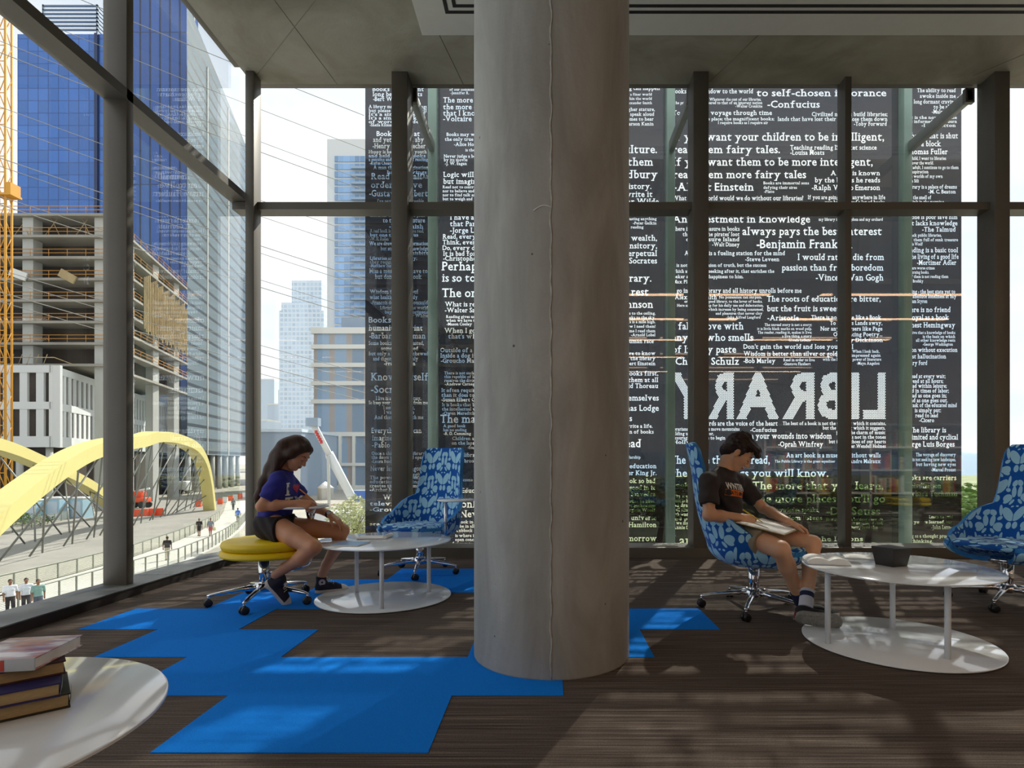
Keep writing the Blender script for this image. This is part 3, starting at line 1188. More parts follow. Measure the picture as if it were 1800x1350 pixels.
M['rail'] = mat('grey_railing_steel', '#7d8077', 0.5, 0.4)
M['mesh'] = mat('railing_mesh', '#b3b4a4', 0.6)
def railing(off, t0, t1, step, label, hgt=1.1, solid=False):
    r = thing('railing', label, 'railing', wk(t0, off))
    o = wk(t0, off)
    pts, t = [], t0
    while t <= t1 + 1e-6:
        pts.append(wk(t, off) - o)
        t += step
    for p in pts[:95]:
        MB().box((p.x - 0.035, p.y - 0.035, 0.03), (p.x + 0.035, p.y + 0.035, hgt)).build('post', M['rail'], r)
    mb = MB().tube([p + Vector((0, 0, hgt)) for p in pts], 0.045, 6)
    mb.build('top_rail', M['rail'], r)
    mb = MB()
    for z in [0.14 + 0.085 * i for i in range(11)]:
        mb.tube([p + Vector((0, 0, z)) for p in pts], 0.012 if not solid else 0.024, 4)
    mb.build('wire_infill', M['mesh'], r)
    return r
railing(0, 22, 84, 1.25, 'outer wire railing of the white walkway, nearest the library')
railing(1, 22, 74, 1.6, 'inner wire railing between the white walkway and the bridge road', 1.05, True)
railing(2, 24, 76, 1.9, 'far railing across the bridge road, in front of the pale blue boxes', 1.1)

# ---- yellow arches with tie rods
M['arch'] = mat('pale_yellow_paint', '#cfc47e', 0.5, var=0.03)
M['rod'] = mat('galvanised_rod', '#7c7e78', 0.45, 0.5)
def catmull(pts, n):
    out = []
    P_ = [pts[0]] + pts + [pts[-1]]
    for i in range(1, len(P_) - 2):
        p0, p1, p2, p3 = P_[i - 1], P_[i], P_[i + 1], P_[i + 2]
        for k in range(n):
            u = k / n
            out.append(0.5 * ((2 * p1) + (p2 - p0) * u + (2 * p0 - 5 * p1 + 4 * p2 - p3) * u * u + (3 * p1 - p0 - 3 * p2 + p3) * u ** 3))
    out.append(pts[-1])
    return out
def arch(label, foot, curve, side, wdt=1.5, dpt=1.15):
    """curve: (t, z) with t metres back towards the library from the far foot"""
    root = thing('bridge_arch', label, 'arch', foot)
    pts = catmull([Vector((0.35 * t, -t, z - GZ)) for t, z in curve], 8)
    vs, fs = [], []
    hor = Vector((0.944, 0.33, 0))
    for i, p in enumerate(pts):
        d = (pts[min(i + 1, len(pts) - 1)] - pts[max(0, i - 1)]).normalized()
        nrm = d.cross(hor).normalized()
        for a, b in ((-1, -1), (1, -1), (1, 1), (-1, 1)):
            vs.append(p + hor * a * wdt / 2 + nrm * b * dpt / 2)
    for i in range(len(pts) - 1):
        for k in range(4):
            fs.append((i * 4 + k, i * 4 + (k + 1) % 4, i * 4 + 4 + (k + 1) % 4, i * 4 + 4 + k))
    fs += [(3, 2, 1, 0), tuple(len(vs) - 4 + k for k in range(4))]
    MB().add(vs, fs).build('arch_rib', M['arch'], root)
    step = 5
    for i in range(6, len(pts) - 4, step):
        p = pts[i]
        for dt in (-5.5, 5.5):
            q = Vector((p.x + 0.35 * dt + side, p.y - dt, 0.25))
            MB().cyl(p - Vector((0, 0, dpt * 0.45)), q, 0.07, n=6).build('tie_rod', M['rod'], root)
    return root
arch('pale yellow bridge arch curving down to the walkway, nearest the library', (-51.6, 87, GZ),
     [(0, GZ - 0.3), (2, -2.4), (5, 0.85), (10, 2.85), (18, 3.65), (25, 3.65), (30, 3.0), (38, 2.25), (45, 0.75), (54, -2.75), (61, GZ - 0.3)], -3.2)
arch('pale yellow bridge arch on the far side of the road, crossing behind the nearer arch', (-59.6, 79.8, GZ),
     [(0, GZ - 0.3), (3, -5.2), (10, -2.2), (20, 0.5), (30, 2.6), (40, 2.6), (48, 0), (56, GZ - 0.3)], 3.2, 1.35, 1.05)

# ---- buildings
M['conc_b'] = mat('raw_building_concrete', '#98948a', 0.85, var=0.15, vscale=0.15)
M['conc_l'] = mat('pale_column_concrete', '#b7b8b2', 0.85, var=0.06, vscale=0.2)
M['darkin'] = mat('painted_interior_shade', '#3b332c', 0.9, var=0.35, vscale=0.25)  # dark brown stands in for the shade inside storeys and openings
M['safety'] = mat('orange_safety_rail', '#c08a3e', 0.7)
M['wpanel'] = mat('white_facade_panel', '#d3d6d6', 0.6, var=0.03)
M['lattice'] = mat('crane_yellow_paint', '#d89a2a', 0.6)
M['ply'] = mat('tan_formwork_ply', '#a8946c', 0.85, var=0.2, vscale=0.6)
M['blueglass'] = grid_mat('blue_tower_glass', '#3a70bd', '#2b5190', 3.2, 3.9, 0.25, 0.22, 0.12, 0.13, spec=0.6)
M['blueglass2'] = grid_mat('blue_fin_glass', '#2f5ba4', '#1d2f55', 2.6, 40.0, 0.5, 0.2, 0.12, 0.12, spec=0.6)
M['greyglass'] = grid_mat('grey_mirror_glass', '#88959a', '#39434a', 60.0, 3.1, 0.3, 0.75, 0.08, 0.10, 0.12, spec=0.7)
M['haze1'] = grid_mat('haze_tinted_tower', '#b9cbdb', '#d3dde6', 3.0, 3.4, 0.8, 1.2, 0.3, 0.12)  # distance haze put into the pane and joint colours
M['haze2'] = mat('haze_tinted_wall', '#c3d0dc', 0.8, var=0.03, vscale=0.05)  # pale tint with the distance haze mixed in
M['cream'] = mat('cream_band', '#dcdcd6', 0.7)
M['condoglass'] = grid_mat('condo_glass', '#8fb0d2', '#a9bccd', 2.4, 50, 0.25, 0.1, 0.15, 0.30)
M['podglass'] = grid_mat('office_strip_glass', '#8ea6bf', '#a8a09c', 4.6, 60, 1.5, 0.1, 0.15, 0.35)
M['bluewall'] = mat('blue_grey_cladding', '#8f9fb1', 0.7, var=0.06, vscale=0.1)

def rot(p, d):
    """local frame: x along the unit plan direction d"""
    return math.atan2(d[1], d[0])

# blue glass towers
b = thing('glass_tower', 'blue glass office tower with an open steel crown, behind the concrete shell', 'building', (-167.5, 180, GZ))
MB().box((0, 0, 0), (28.0, 30, 142)).build('curtain_wall', M['blueglass'], b)
MB().box((24.6, -0.6, 0), (25.6, 0.0, 142)).build('edge_shade', mat('dark_blue_shade', '#22355c', 0.4), b)  # dark blue strip added as the shade along the tower's edge
M['steelb'] = mat('blue_grey_steel', '#66788c', 0.5, 0.2)
cr = MB()
for i in range(7):
    z = 142 + 1.0 + i * 1.25
    cr.box((8, -0.3, z), (25.5, 0.1, z + 0.5)).box((25.2, 0, z), (25.6, 30, z + 0.5))
for x in (8.2, 25.2):
    cr.box((x - 0.2, -0.3, 142), (x + 0.3, 0.3, 151.2))
cr.build('crown_louvres', M['steelb'], b)

b = thing('glass_tower', 'tall blue glass tower with dark vertical fins, rising out of the window top', 'building', (-110.2, 150, GZ))
MB().box((0, 0, 0), (15.0, 5, 175)).build('curtain_wall', M['blueglass2'], b)
MB().box((-0.5, -0.5, 0), (15.3, 5, 27)).build('podium', M['bluewall'], b)

b = thing('mirror_tower', 'grey mirror glass tower with white floor lines, beside the room corner', 'building', (-82.4, 130, GZ))
d = Vector((-11.4, 47, 0))
ang = math.atan2(d.y, d.x)
b.rotation_euler = (0, 0, ang)
ln = d.length
Rz = Matrix.Rotation(-ang, 3, 'Z')
A_, B_, C_ = Vector((0, 0, 0)), Vector((ln, 0, 0)), Rz @ Vector((-82.4 * 0.44 + 2.0, 130 * 0.44, 0))
pl = [A_, B_, C_]
vs = [p + Vector((0, 0, 9)) for p in pl] + [p + Vector((0, 0, z)) for p, z in zip(pl, (112, 105, 112))]
MB().add(vs, [(0, 2, 1), (3, 4, 5), (0, 1, 4, 3), (1, 2, 5, 4), (2, 0, 3, 5)]).build('curtain_wall', M['greyglass'], b)
vd = MB()
for s_ in (0.27, 0.62):
    vd.box((ln * s_, -0.25, 9), (ln * s_ + 0.35, 0, 106))
vd.build('corner_rib', M['cream'], b)
for i in range(8):
    MB().cyl((3 + i * 5.6, 0.8, 0), (3 + i * 5.6, 0.8, 9), 0.6, n=10).build('base_column', M['conc_l'], b)
MB().add([Vector((6, 3.5, 0)), Vector((ln - 1, 3.5, 0)), C_ + Vector((-3, -3, 0)), Vector((6, 3.5, 9)), Vector((ln - 1, 3.5, 9)), C_ + Vector((-3, -3, 9))], [(0, 2, 1), (3, 4, 5), (0, 1, 4, 3), (1, 2, 5, 4), (2, 0, 3, 5)]).build('base_storey', M['darkin'], b)

# the concrete shell under construction
def frame_building(name, label, corner, d2, z0, top, nfl, left, right, face0):
    """one wing square to the window, one going back along d2, slabs with rails and shade-coloured storeys between"""
    b = thing(name, label, 'building', corner)
    dv = Vector((d2[0], d2[1], 0)).normalized()
    back = Vector((0, 1, 0))
    def plan(inset):
        p0 = Vector((-left, inset, 0)); p1 = Vector((-inset * 0.6, inset, 0))
        p2 = dv * right + Vector((-inset, 0, 0)); p3 = p2 + Vector((-left * 0.8, 0, 0))
        p3 = Vector((-left, max(p2.y, 20), 0))
        return [p0, p1, p2, p3]
    def slab(mb, inset, za, zb, mi=0):
        p = plan(inset)
        vs = [q + Vector((0, 0, za)) for q in p] + [q + Vector((0, 0, zb)) for q in p]
        mb.add(vs, [(0, 3, 2, 1), (4, 5, 6, 7), (0, 1, 5, 4), (1, 2, 6, 5), (2, 3, 7, 6), (3, 0, 4, 7)], mi)
    h = (top - z0) / nfl
    for i in range(nfl + 1):
        z = z0 + h * i
        mb = MB(); slab(mb, 0.0, z - 0.38, z)
        mb.build('floor_slab', M['conc_b'], b)
        if i < nfl:
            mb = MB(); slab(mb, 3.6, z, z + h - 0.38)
            mb.build('storey_shade', M['darkin'], b)
    for i in range(1, nfl + 1):
        z = z0 + h * i
        p = plan(0.15)
        mb = MB()
        for a, c in ((p[0], p[1]), (p[1], p[2])):
            for dz in (0.55, 1.1):
                mb.tube([a + Vector((0, 0, z + dz)), c + Vector((0, 0, z + dz))], 0.055, 4)
            n = int((c - a).length / 2.6)
            for k in range(n + 1):
                q = a.lerp(c, k / max(1, n))
                mb.tube([q + Vector((0, 0, z)), q + Vector((0, 0, z + 1.15))], 0.05, 4)
        mb.build('safety_rail', M['safety'], b)
    for x in (-1.2, -12.0, -24.0):
        MB().box((x - 0.8, 0.7, 0), (x + 0.8, 2.3, top)).build('column', M['conc_l'], b)
    for k in range(1, 4):
        q = dv * (right * k / 3.4)
        MB().box((q.x - 2.2, q.y - 0.8, 0), (q.x - 0.8, q.y + 0.8, top)).build('column', M['conc_l'], b)
    return b, plan, h
shell, plan, hh = frame_building('construction_shell', 'raw concrete building shell with orange safety rails and dark open storeys', (-66.2, 85, GZ), (-11, 37), 22.0, 44.4, 7, 36, 38.6, 0)
# slanting props and ply forms on the shell
pr = MB()
for i in range(14):
    x = -2.5 - i * 2.3
    pr.tube([(x, 0.6, 41.2), (x + (1.6 if i % 2 else -1.6), 1.0, 44.0)], 0.06, 4)
pr.build('formwork_prop', M['ply'], shell)
dv = Vector((-11, 37, 0)).normalized()
fm = MB()
for k in range(30):
    q = dv * (15 + k * 0.78)
    fm.box((q.x - 0.02, q.y - 0.09, 30.5 - (k % 3) * 0.4), (q.x + 0.2, q.y + 0.09, 39.5 + (k % 4) * 0.35))
fm.build('formwork_slat', M['ply'], shell)
for x, z, r_ in ((-12.5, 35.2, 0.35), (-5.2, 34.9, 0.5)):
    MB().box((-1.3, -0.1, -0.6), (1.3, 0.1, 0.6), 0, Matrix.Translation((x, -0.3, z)) @ Matrix.Rotation(r_, 4, 'Y')).build('tarp_board', M['cream'] if x < -10 else M['ply'], shell)

# white panelled podium in front of the shell
wp = thing('panelled_podium', 'white panelled block with narrow upright openings on tall ground floor columns', 'building', (-67.8, 78, GZ))
dv5 = Vector((-0.354, 0.935, 0)).normalized()
Z1, Z2 = 9.4, 20.6
def wall_bays(a, d, length, bay, nrm, mb_w, mb_d):
    n = int(length / bay)
    for i in range(n):
        p = a + d * (i * bay)
        q = p + d * (bay * 0.52)
        for zz0, zz1 in ((Z1 + 1.2, Z1 + 5.1), (Z1 + 6.2, Z2 - 1.2)):
            vs = [p + nrm * 0.0, q, q - nrm * 0.5, p - nrm * 0.5]
            mb_d.add([v + Vector((0, 0, zz0)) for v in vs] + [v + Vector((0, 0, zz1)) for v in vs], [(0, 1, 5, 4), (1, 2, 6, 5), (2, 3, 7, 6), (3, 0, 4, 7), (4, 5, 6, 7), (0, 3, 2, 1)])
def prism(mb, pl, za, zb):
    n = len(pl)
    mb.add([q + Vector((0, 0, za)) for q in pl] + [q + Vector((0, 0, zb)) for q in pl], [tuple(reversed(range(n))), tuple(range(n, 2 * n))] + [(i, (i + 1) % n, n + (i + 1) % n, n + i) for i in range(n)])
pl = [Vector((-36, 0, 0)), Vector((0, 0, 0)), dv5 * 70, dv5 * 70 + Vector((-30, 0, 0))]
mb = MB(); prism(mb, [p + Vector((-0.35, 0.35, 0)) for p in pl], Z1, Z2); mb.build('opening_shade', M['darkin'], wp)
nr1, nr2 = Vector((0, -1, 0)), Vector((0.935, 0.354, 0))
pan = MB()
for (a, d, length, nrm, bay, frac) in ((Vector((-36, 0, 0)), Vector((1, 0, 0)), 36, nr1, 2.25, 0.46), (Vector((0, 0, 0)), dv5, 70, nr2, 1.75, 0.5)):
    n = int(length / bay)
    for i in range(n + 1):
        p = a + d * (i * bay)
        q = p + d * (bay * frac)
        prism(pan, [p, q, q - nrm * 0.4, p - nrm * 0.4], Z1, Z2)
    for za, zb in ((Z1, Z1 + 1.5), (Z1 + 5.2, Z1 + 6.2), (Z2 - 1.0, Z2)):
        e = a + d * length
        prism(pan, [a + nrm * 0.06, e + nrm * 0.06, e - nrm * 0.36, a - nrm * 0.36], za, zb)
pan.build('white_panelling', M['wpanel'], wp)
mb = MB(); prism(mb, [p + Vector((-1.5, 3, 0)) for p in pl], 0, Z1 - 0.05); mb.build('ground_storey_shade', M['darkin'], wp)
for i in range(9):
    MB().cyl((-34 + i * 4.1, 0.9, 0), (-34 + i * 4.1, 0.9, Z1), 0.42, n=10).build('ground_column', M['conc_l'], wp)
for i in range(10):
    p = dv5 * (4 + i * 6.5) + Vector((-0.9, 0, 0))
    MB().cyl((p.x, p.y, 0), (p.x, p.y, Z1), 0.42, n=10).build('ground_column', M['conc_l'], wp)
rb = MB()
for i in range(30):
    x = -35 + i * 1.15
    rb.tube([(x, 0.4, Z2), (x + 0.5, 0.5, Z2 + 1.6)], 0.045, 4)
rb.tube([(-36, 0.3, Z2 + 1.1), (0, 0.3, Z2 + 1.1)], 0.06, 4).tube([(0, 0.3, Z2 + 1.1), dv5 * 70 + Vector((0, 0.3, Z2 + 1.1))], 0.06, 4)
rb.build('roof_formwork', M['ply'], wp)

# through the clear bay of the back window
b = thing('condo_tower', 'pale condominium tower with blue window bands, half hidden by the printed screen', 'building', (-101.0, 260, GZ))
MB().box((0, 0, 0), (46, 24, 154)).build('tower_body', M['cream'], b)
for i in range(38):
    z = 150 - 6.5 - i * 3.5
    MB().box((3.6, -0.5, z), (46.3, 0.3, z + 2.55)).build('window_band', M['condoglass'], b)
bc = MB()
for i in range(1, 38):
    z = 150 - 6.5 - i * 3.5
    bc.box((11.5, -2.0, z - 0.25), (46, -0.4, z + 0.7))
bc.build('balcony_slab', mat('balcony_grey', '#9fb0bf', 0.6), b)
b = thing('office_block', 'white banded office block below the condominium tower', 'building', (-62.0, 150, GZ))
MB().box((0, 0.6, 0), (42, 30, 42.4)).build('office_body', M['podglass'], b)
for z in (0.0, 14.0, 22.6, 27.4, 32.2, 37.0, 41.0):
    MB().box((-0.6, 0, z), (42, 1.2, z + (1.6 if z > 40 else 1.1))).build('white_band', M['cream'], b)
MB().box((6, 4, 43.4), (20, 20, 46.2)).build('roof_plant', M['bluewall'], b)
MB().box((0, 0.2, 1.1), (26, 1.0, 12.0)).build('lower_glazing', M['podglass'], b)
for i in range(7):
    MB().box((i * 3.6 - 0.4, -0.3, 0), (i * 3.6 + 0.3, 0.9, 14.0)).build('pier', M['cream'], b)
MB().box((-0.5, -0.4, 6.2), (26, 0.9, 7.0)).build('white_band', M['cream'], b)
b = thing('hazy_tower', 'tall stepped tower coloured pale for haze left of the condominium', 'building', (-198.5, 420, GZ))
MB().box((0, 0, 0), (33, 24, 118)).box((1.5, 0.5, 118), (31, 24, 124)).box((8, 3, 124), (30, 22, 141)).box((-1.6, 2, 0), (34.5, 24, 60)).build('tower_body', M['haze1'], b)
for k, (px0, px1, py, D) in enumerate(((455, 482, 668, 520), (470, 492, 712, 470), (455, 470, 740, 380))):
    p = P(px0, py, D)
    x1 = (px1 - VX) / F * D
    b = thing('distant_building', ('slim building coloured pale for haze by the room corner', 'low pale building stepping up to the hazy tower', 'small low building coloured pale for haze by the corner')[k], 'building', (p.x, D, GZ))
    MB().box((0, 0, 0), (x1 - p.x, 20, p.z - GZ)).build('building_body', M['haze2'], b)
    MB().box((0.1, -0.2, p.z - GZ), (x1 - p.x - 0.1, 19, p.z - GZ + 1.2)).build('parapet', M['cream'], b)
b = thing('blue_shed', 'low blue grey clad building behind the girl', 'building', (-61.0, 120, GZ))
MB().box((0, 0, 0), (9, 20, 13.6)).build('cladding', M['bluewall'], b)
MB().box((-0.2, -0.3, 13.6), (9.2, 20, 14.2)).build('roof_edge', M['haze2'], b)
MB().box((4.4, -0.2, 0), (8.8, 0.1, 9.5)).build('pale_front', M['cream'], b)
for i in range(1):
    MB().box((1.2 + i * 3, -0.15, 1.0), (3.4 + i * 3, 0.1, 4.0)).build('window', M['podglass'], b)

# ---- tower crane, yellow lattice
tcx = thing('tower_crane', 'yellow lattice tower crane mast at the left edge, before the concrete shell', 'crane', (-69.0, 72.5, GZ))
mb = MB()
s_ = 0.42
for sx_, sy_ in ((-s_, -s_), (s_, -s_), (s_, s_), (-s_, s_)):
    mb.tube([(sx_, sy_, 0), (sx_, sy_, 64)], 0.13, 6)
mb.build('mast_leg', M['lattice'], tcx)
mb = MB()
for i in range(32):
    z = i * 2
    a, c = (-s_, s_) if i % 2 else (s_, -s_)
    mb.tube([(a, -s_, z), (c, -s_, z + 2)], 0.06, 4).tube([(s_, a, z), (s_, c, z + 2)], 0.06, 4).tube([(-s_, -s_, z), (s_, -s_, z)], 0.06, 4)
mb.build('lacing', M['lattice'], tcx)
MB().box((-0.8, -0.8, 41.0), (1.4, 0.8, 41.25)).box((0.7, -0.7, 41.25), (1.3, 0.7, 42.6)).build('platform', M['lattice'], tcx)

# ---- white mobile crane boom behind the girl
a0, a1 = P(612, 862, 60), P(549, 742, 56)
mcr = thing('crane_truck', 'white telescopic crane with a raised boom, beyond the bush', 'crane', (a0.x, a0.y, GZ))
o0 = Vector((a0.x, a0.y, GZ))
d = (a1 - a0)
MB().tube([a0 - o0 - d * 0.1, a0 - o0 + d * 0.55], 0.55, 4).build('boom_base', M['wpanel'], mcr)
MB().tube([a0 - o0 + d * 0.5, a0 - o0 + d * 0.98], 0.38, 4).build('boom_section', M['wpanel'], mcr)
MB().box((-0.5, -0.4, -0.4), (0.7, 0.4, 0.4), 0, Matrix.Translation(a1 - o0)).build('boom_head', M['bluewall'], mcr)
red = mat('red_boom_letters', '#c03a3a', 0.5)
for i in range(5):
    q = a0 - o0 + d * (0.72 + i * 0.035)
    MB().box((-0.12, -0.06, -0.16), (0.12, 0.06, 0.16), 0, Matrix.Translation(q + Vector((0.02, -0.42, 0)))).build('red_marking', red, mcr)
MB().tube([a0 - o0 + d * 0.52 + Vector((0, -0.5, 0)), Vector((-1.8, -0.5, 2.2))], 0.16, 8).build('lift_ram', M['conc_l'], mcr)
MB().box((-3.5, -1.2, 0.9), (3.5, 1.2, 2.2)).build('carrier', M['wpanel'], mcr)
MB().box((1.9, -1.2, 2.2), (3.5, 1.2, 3.4)).build('cab', M['bluewall'], mcr)
for x in (-2.6, -1.3, 1.4, 2.7):
    MB().cyl((x, -1.25, 0.5), (x, -0.85, 0.5), 0.5, n=14).build('wheel', M['black_plastic'], mcr)

# ---- site clutter
M['orange'] = mat('orange_barrier_plastic', '#e0532a', 0.6)
M['whitep'] = mat('white_barrier_plastic', '#e4e2de', 0.6)
pts = [(388, 884, 'o'), (399, 881, 'o'), (410, 877, 'w'), (421, 873, 'o'), (430, 871, 'w'), (345, 890, 'o'), (354, 888, 'o')]
def barrier(p, ang, m, label, wd=2.0):
    b = thing('road_barrier', label, 'barrier', p, ang, group=None)
    MB().add([(-wd / 2, -0.3, 0), (wd / 2, -0.3, 0), (wd / 2, 0.3, 0), (-wd / 2, 0.3, 0), (-wd / 2, -0.1, 1.0), (wd / 2, -0.1, 1.0), (wd / 2, 0.1, 1.0), (-wd / 2, 0.1, 1.0)],
             [(0, 3, 2, 1), (4, 5, 6, 7), (0, 1, 5, 4), (1, 2, 6, 5), (2, 3, 7, 6), (3, 0, 4, 7)]).build('barrier_body', m, b)
    MB().box((-wd / 2 + 0.1, -0.34, 0.05), (wd / 2 - 0.1, 0.34, 0.16)).build('foot', m, b)
    return b
bl = ['orange road barrier right beside the foot of the nearer arch', 'white road barrier next to the one at the foot of the nearer arch', 'orange road barrier in the middle of the row past the arch',
      'white road barrier in the middle of the row past the arch', 'orange road barrier at the far end of the row by the room corner', 'white road barrier at the far end of the row by the room corner',
      'orange road barrier just inside the foot of the nearer arch', 'orange road barrier second in from the foot of the nearer arch']
for k, (px, py, c) in enumerate(((387, 886.5, 'o'), (396, 883.5, 'w'), (405, 881, 'o'), (413.5, 878.5, 'w'), (422, 876.5, 'o'), (430, 874.5, 'w'), (361, 889, 'o'), (349, 891, 'o'))):
    barrier(GR(px, py), 0.25, M['orange'] if c == 'o' else M['whitep'], bl[k], 0.8)
rl = ['red site barrier at the near end of the line below the orange lift', 'red site barrier second in the line below the orange lift', 'red site barrier in the middle of the line below the orange lift', 'red site barrier at the far end of the line below the orange lift']
for k, px in enumerate((241, 254, 267, 280)):
    barrier(GR(px, 908 - k * 0.6), 0.1, M['orange'], rl[k], 0.95)
lf = thing('boom_lift', 'orange wheeled lift machine parked behind the nearer arch', 'lift', GR(243, 893))
MB().rbox((-1.5, -0.8, 0.9), (1.6, 0.8, 1.7), 0.15).build('chassis', M['orange'], lf)
MB().rbox((-1.4, -0.7, 1.8), (0.9, 0.7, 2.7), 0.2).build('turret', M['orange'], lf)
for x in (-1.0, 1.1):
    for y in (-0.9, 0.6):
        MB().cyl((x, y, 0.55), (x, y + 0.3, 0.55), 0.55, n=14).build('wheel', M['black_plastic'], lf)
MB().tube([(-1.2, 0, 2.5), (1.8, 0, 3.1)], 0.18, 6).build('boom', M['wpanel'], lf)
M['cyan'] = mat('pale_blue_container', '#9fc0d2', 0.6, var=0.05)
for k, (px, py, wd, h_) in enumerate(((92, 913, 1.8, 2.6), (134, 911, 1.7, 2.5), (52, 915, 1.6, 2.4))):
    p = GR(px, py)
    b = thing('site_box', ('pale blue site toilet in the middle under the crossing arches', 'pale blue site toilet nearest the dark window mullion', 'pale blue site toilet farthest along the shaded hedge')[k], 'box', p)
    MB().box((-wd / 2, 0, 0), (wd / 2, wd, h_)).build('cabin', M['cyan'], b)
    MB().rbox((-wd / 2 - 0.05, -0.05, h_), (wd / 2 + 0.05, wd + 0.05, h_ + 0.25), 0.08).build('roof', M['wpanel'], b)
    MB().box((-wd / 2 + 0.25, -0.04, 0.15), (wd / 2 - 0.25, 0.01, h_ - 0.3)).build('door', M['haze2'], b)
tr = thing('site_truck', 'dark blue and white truck parked under the podium, beyond the arch rods', 'truck', GR(303, 868))
MB().box((-3.2, -1.2, 1.0), (1.6, 1.2, 3.8)).build('load_box', mat('navy_tarp', '#33416d', 0.7), tr)
MB().rbox((1.8, -1.1, 0.7), (3.8, 1.1, 2.9), 0.25).build('cab', M['wpanel'], tr)
MB().box((-3.4, -1.1, 0.6), (3.6, 1.1, 1.0)).build('chassis', M['black_plastic'], tr)
for x in (-2.2, 2.6):
    MB().cyl((x, -1.25, 0.5), (x, -0.8, 0.5), 0.5, n=12).build('wheel', M['black_plastic'], tr)
tn = thing('site_tent', 'white site tent behind the crane boom', 'tent', GR(572, 878))
MB().lathe([(1.6, 0.0), (1.6, 2.2), (1.75, 2.25), (0.1, 3.5)], n=4).build('canopy', M['whitep'], tn)
sx_ = MB()
tank = thing('blue_skip', 'bright blue skip at the foot of the printed screen, beyond the bush', 'skip', GR(637, 880))
MB().add([(-1.3, -0.8, 0), (1.3, -0.8, 0), (1.3, 0.8, 0), (-1.3, 0.8, 0), (-1.7, -1.1, 1.9), (1.7, -1.1, 1.9), (1.7, 1.1, 1.9), (-1.7, 1.1, 1.9)], [(0, 3, 2, 1), (4, 5, 6, 7), (0, 1, 5, 4), (1, 2, 6, 5), (2, 3, 7, 6), (3, 0, 4, 7)]).build('tub', mat('blue_skip_paint', '#3f6fc4', 0.5), tank)
MB().rbox((-1.75, -1.15, 1.85), (1.75, 1.15, 2.0), 0.05).build('rim', M['bluewall'], tank)
fence_m = mat('site_fence_orange_white', '#d8b6ac', 0.7)
fn = thing('site_fence', 'low pink and white site fence behind the bush and the crane', 'fence', GR(560, 898))
for i in range(9):
    MB().box((i * 0.9 - 1.0, -0.05, 0), (i * 0.9 - 0.9, 0.05, 1.2)).build('post', M['whitep'], fn)
MB().box((-1.0, -0.03, 0.75), (6.4, 0.03, 1.05)).build('rail', fence_m, fn)
MB().box((-1.0, -0.03, 0.25), (6.4, 0.03, 0.5)).build('rail', M['whitep'], fn)

# ---- power lines
M['wire'] = mat('power_cable', '#8d8c86', 0.6)
for k, y in enumerate((128, 190, 247, 265, 350, 378, 430, 443, 490, 503, 605, 620, 640, 655)):
    s = 0.44 - 0.00027 * y
    D0, D1 = 46.0, 54.0
    x0, x1 = (-40, 700) if k not in (0,) else (-40, 640)
    a, b_ = P(x0, y + s * (x0 - 455) - 6, D0), P(x1, y + s * (x1 - 455), D1)
    mid = (a + b_) / 2 - Vector((0, 0, 0.35))
    pts = [a * (1 - u) ** 2 + mid * 2 * u * (1 - u) + b_ * u * u for u in [i / 20 for i in range(21)]]
    wr = MB().tube(pts, 0.026 if k % 3 else 0.034, 4).build('power_line', M['wire'], origin=a)
    tag(wr, 'thin overhead cable slanting down across the street windows', 'cable', 'overhead cables across the windows')

# ---- hills, meadow and trees beyond the screen
M['hill'] = mat('haze_tinted_hills', '#8097aa', 0.95, var=0.12, vscale=0.01)  # blue of distance haze put into the hill colour
vs, fs = [], []
n = 80
for i in range(n + 1):
    x = -40 + 900 * i / n
    h = 31 + 4 * math.sin(i * 0.31) + 2.5 * math.sin(i * 0.83 + 1)
    for yy, z in ((300, GZ), (345, -6.5 + h * 0.18), (400, -6.5 + h * 0.37), (470, -6.5 + h * 0.53), (520, GZ)):
        vs.append((x, yy, z))
for i in range(n):
    for k in range(4):
        fs.append((i * 5 + k, (i + 1) * 5 + k, (i + 1) * 5 + k + 1, i * 5 + k + 1))
hl = MB().add(vs, fs, 0, True).build('hills', M['hill'])
struct(hl)
struct(strip('trim_4', [(5, 40), (240, 40), (560, 300), (-20, 300)], GZ - 0.3, GZ + 0.02, M['grass']))

M['leaf'] = mat('green_foliage', '#5f7a3a', 0.85, var=0.4, vscale=1.2)
M['leaf2'] = mat('yellow_green_foliage', '#9aa860', 0.85, var=0.35, vscale=3.0)
M['leafp'] = mat('pale_bush_foliage', '#a7ab78', 0.85, var=0.35, vscale=5.0)
M['bark'] = mat('tree_bark', '#5e5142', 0.9, var=0.2)
def leaves(mb, c, rad, n, size, rng, mi=0):
    for _ in range(n):
        while True:
            q = Vector((rng.uniform(-1, 1), rng.uniform(-1, 1), rng.uniform(-1, 1)))
            if 0.45 < q.length < 1: break
        p = Vector((c[0] + q.x * rad[0], c[1] + q.y * rad[1], c[2] + q.z * rad[2]))
        d = Vector((rng.gauss(0, 1), rng.gauss(0, 1), rng.gauss(0, 1))).normalized()
        _, u, w = ortho(d)
        s = size * rng.uniform(0.6, 1.3)
        mb.add([p - u * s, p - w * s * 0.45, p + u * s, p + w * s * 0.45], [(0, 1, 2, 3)], mi)
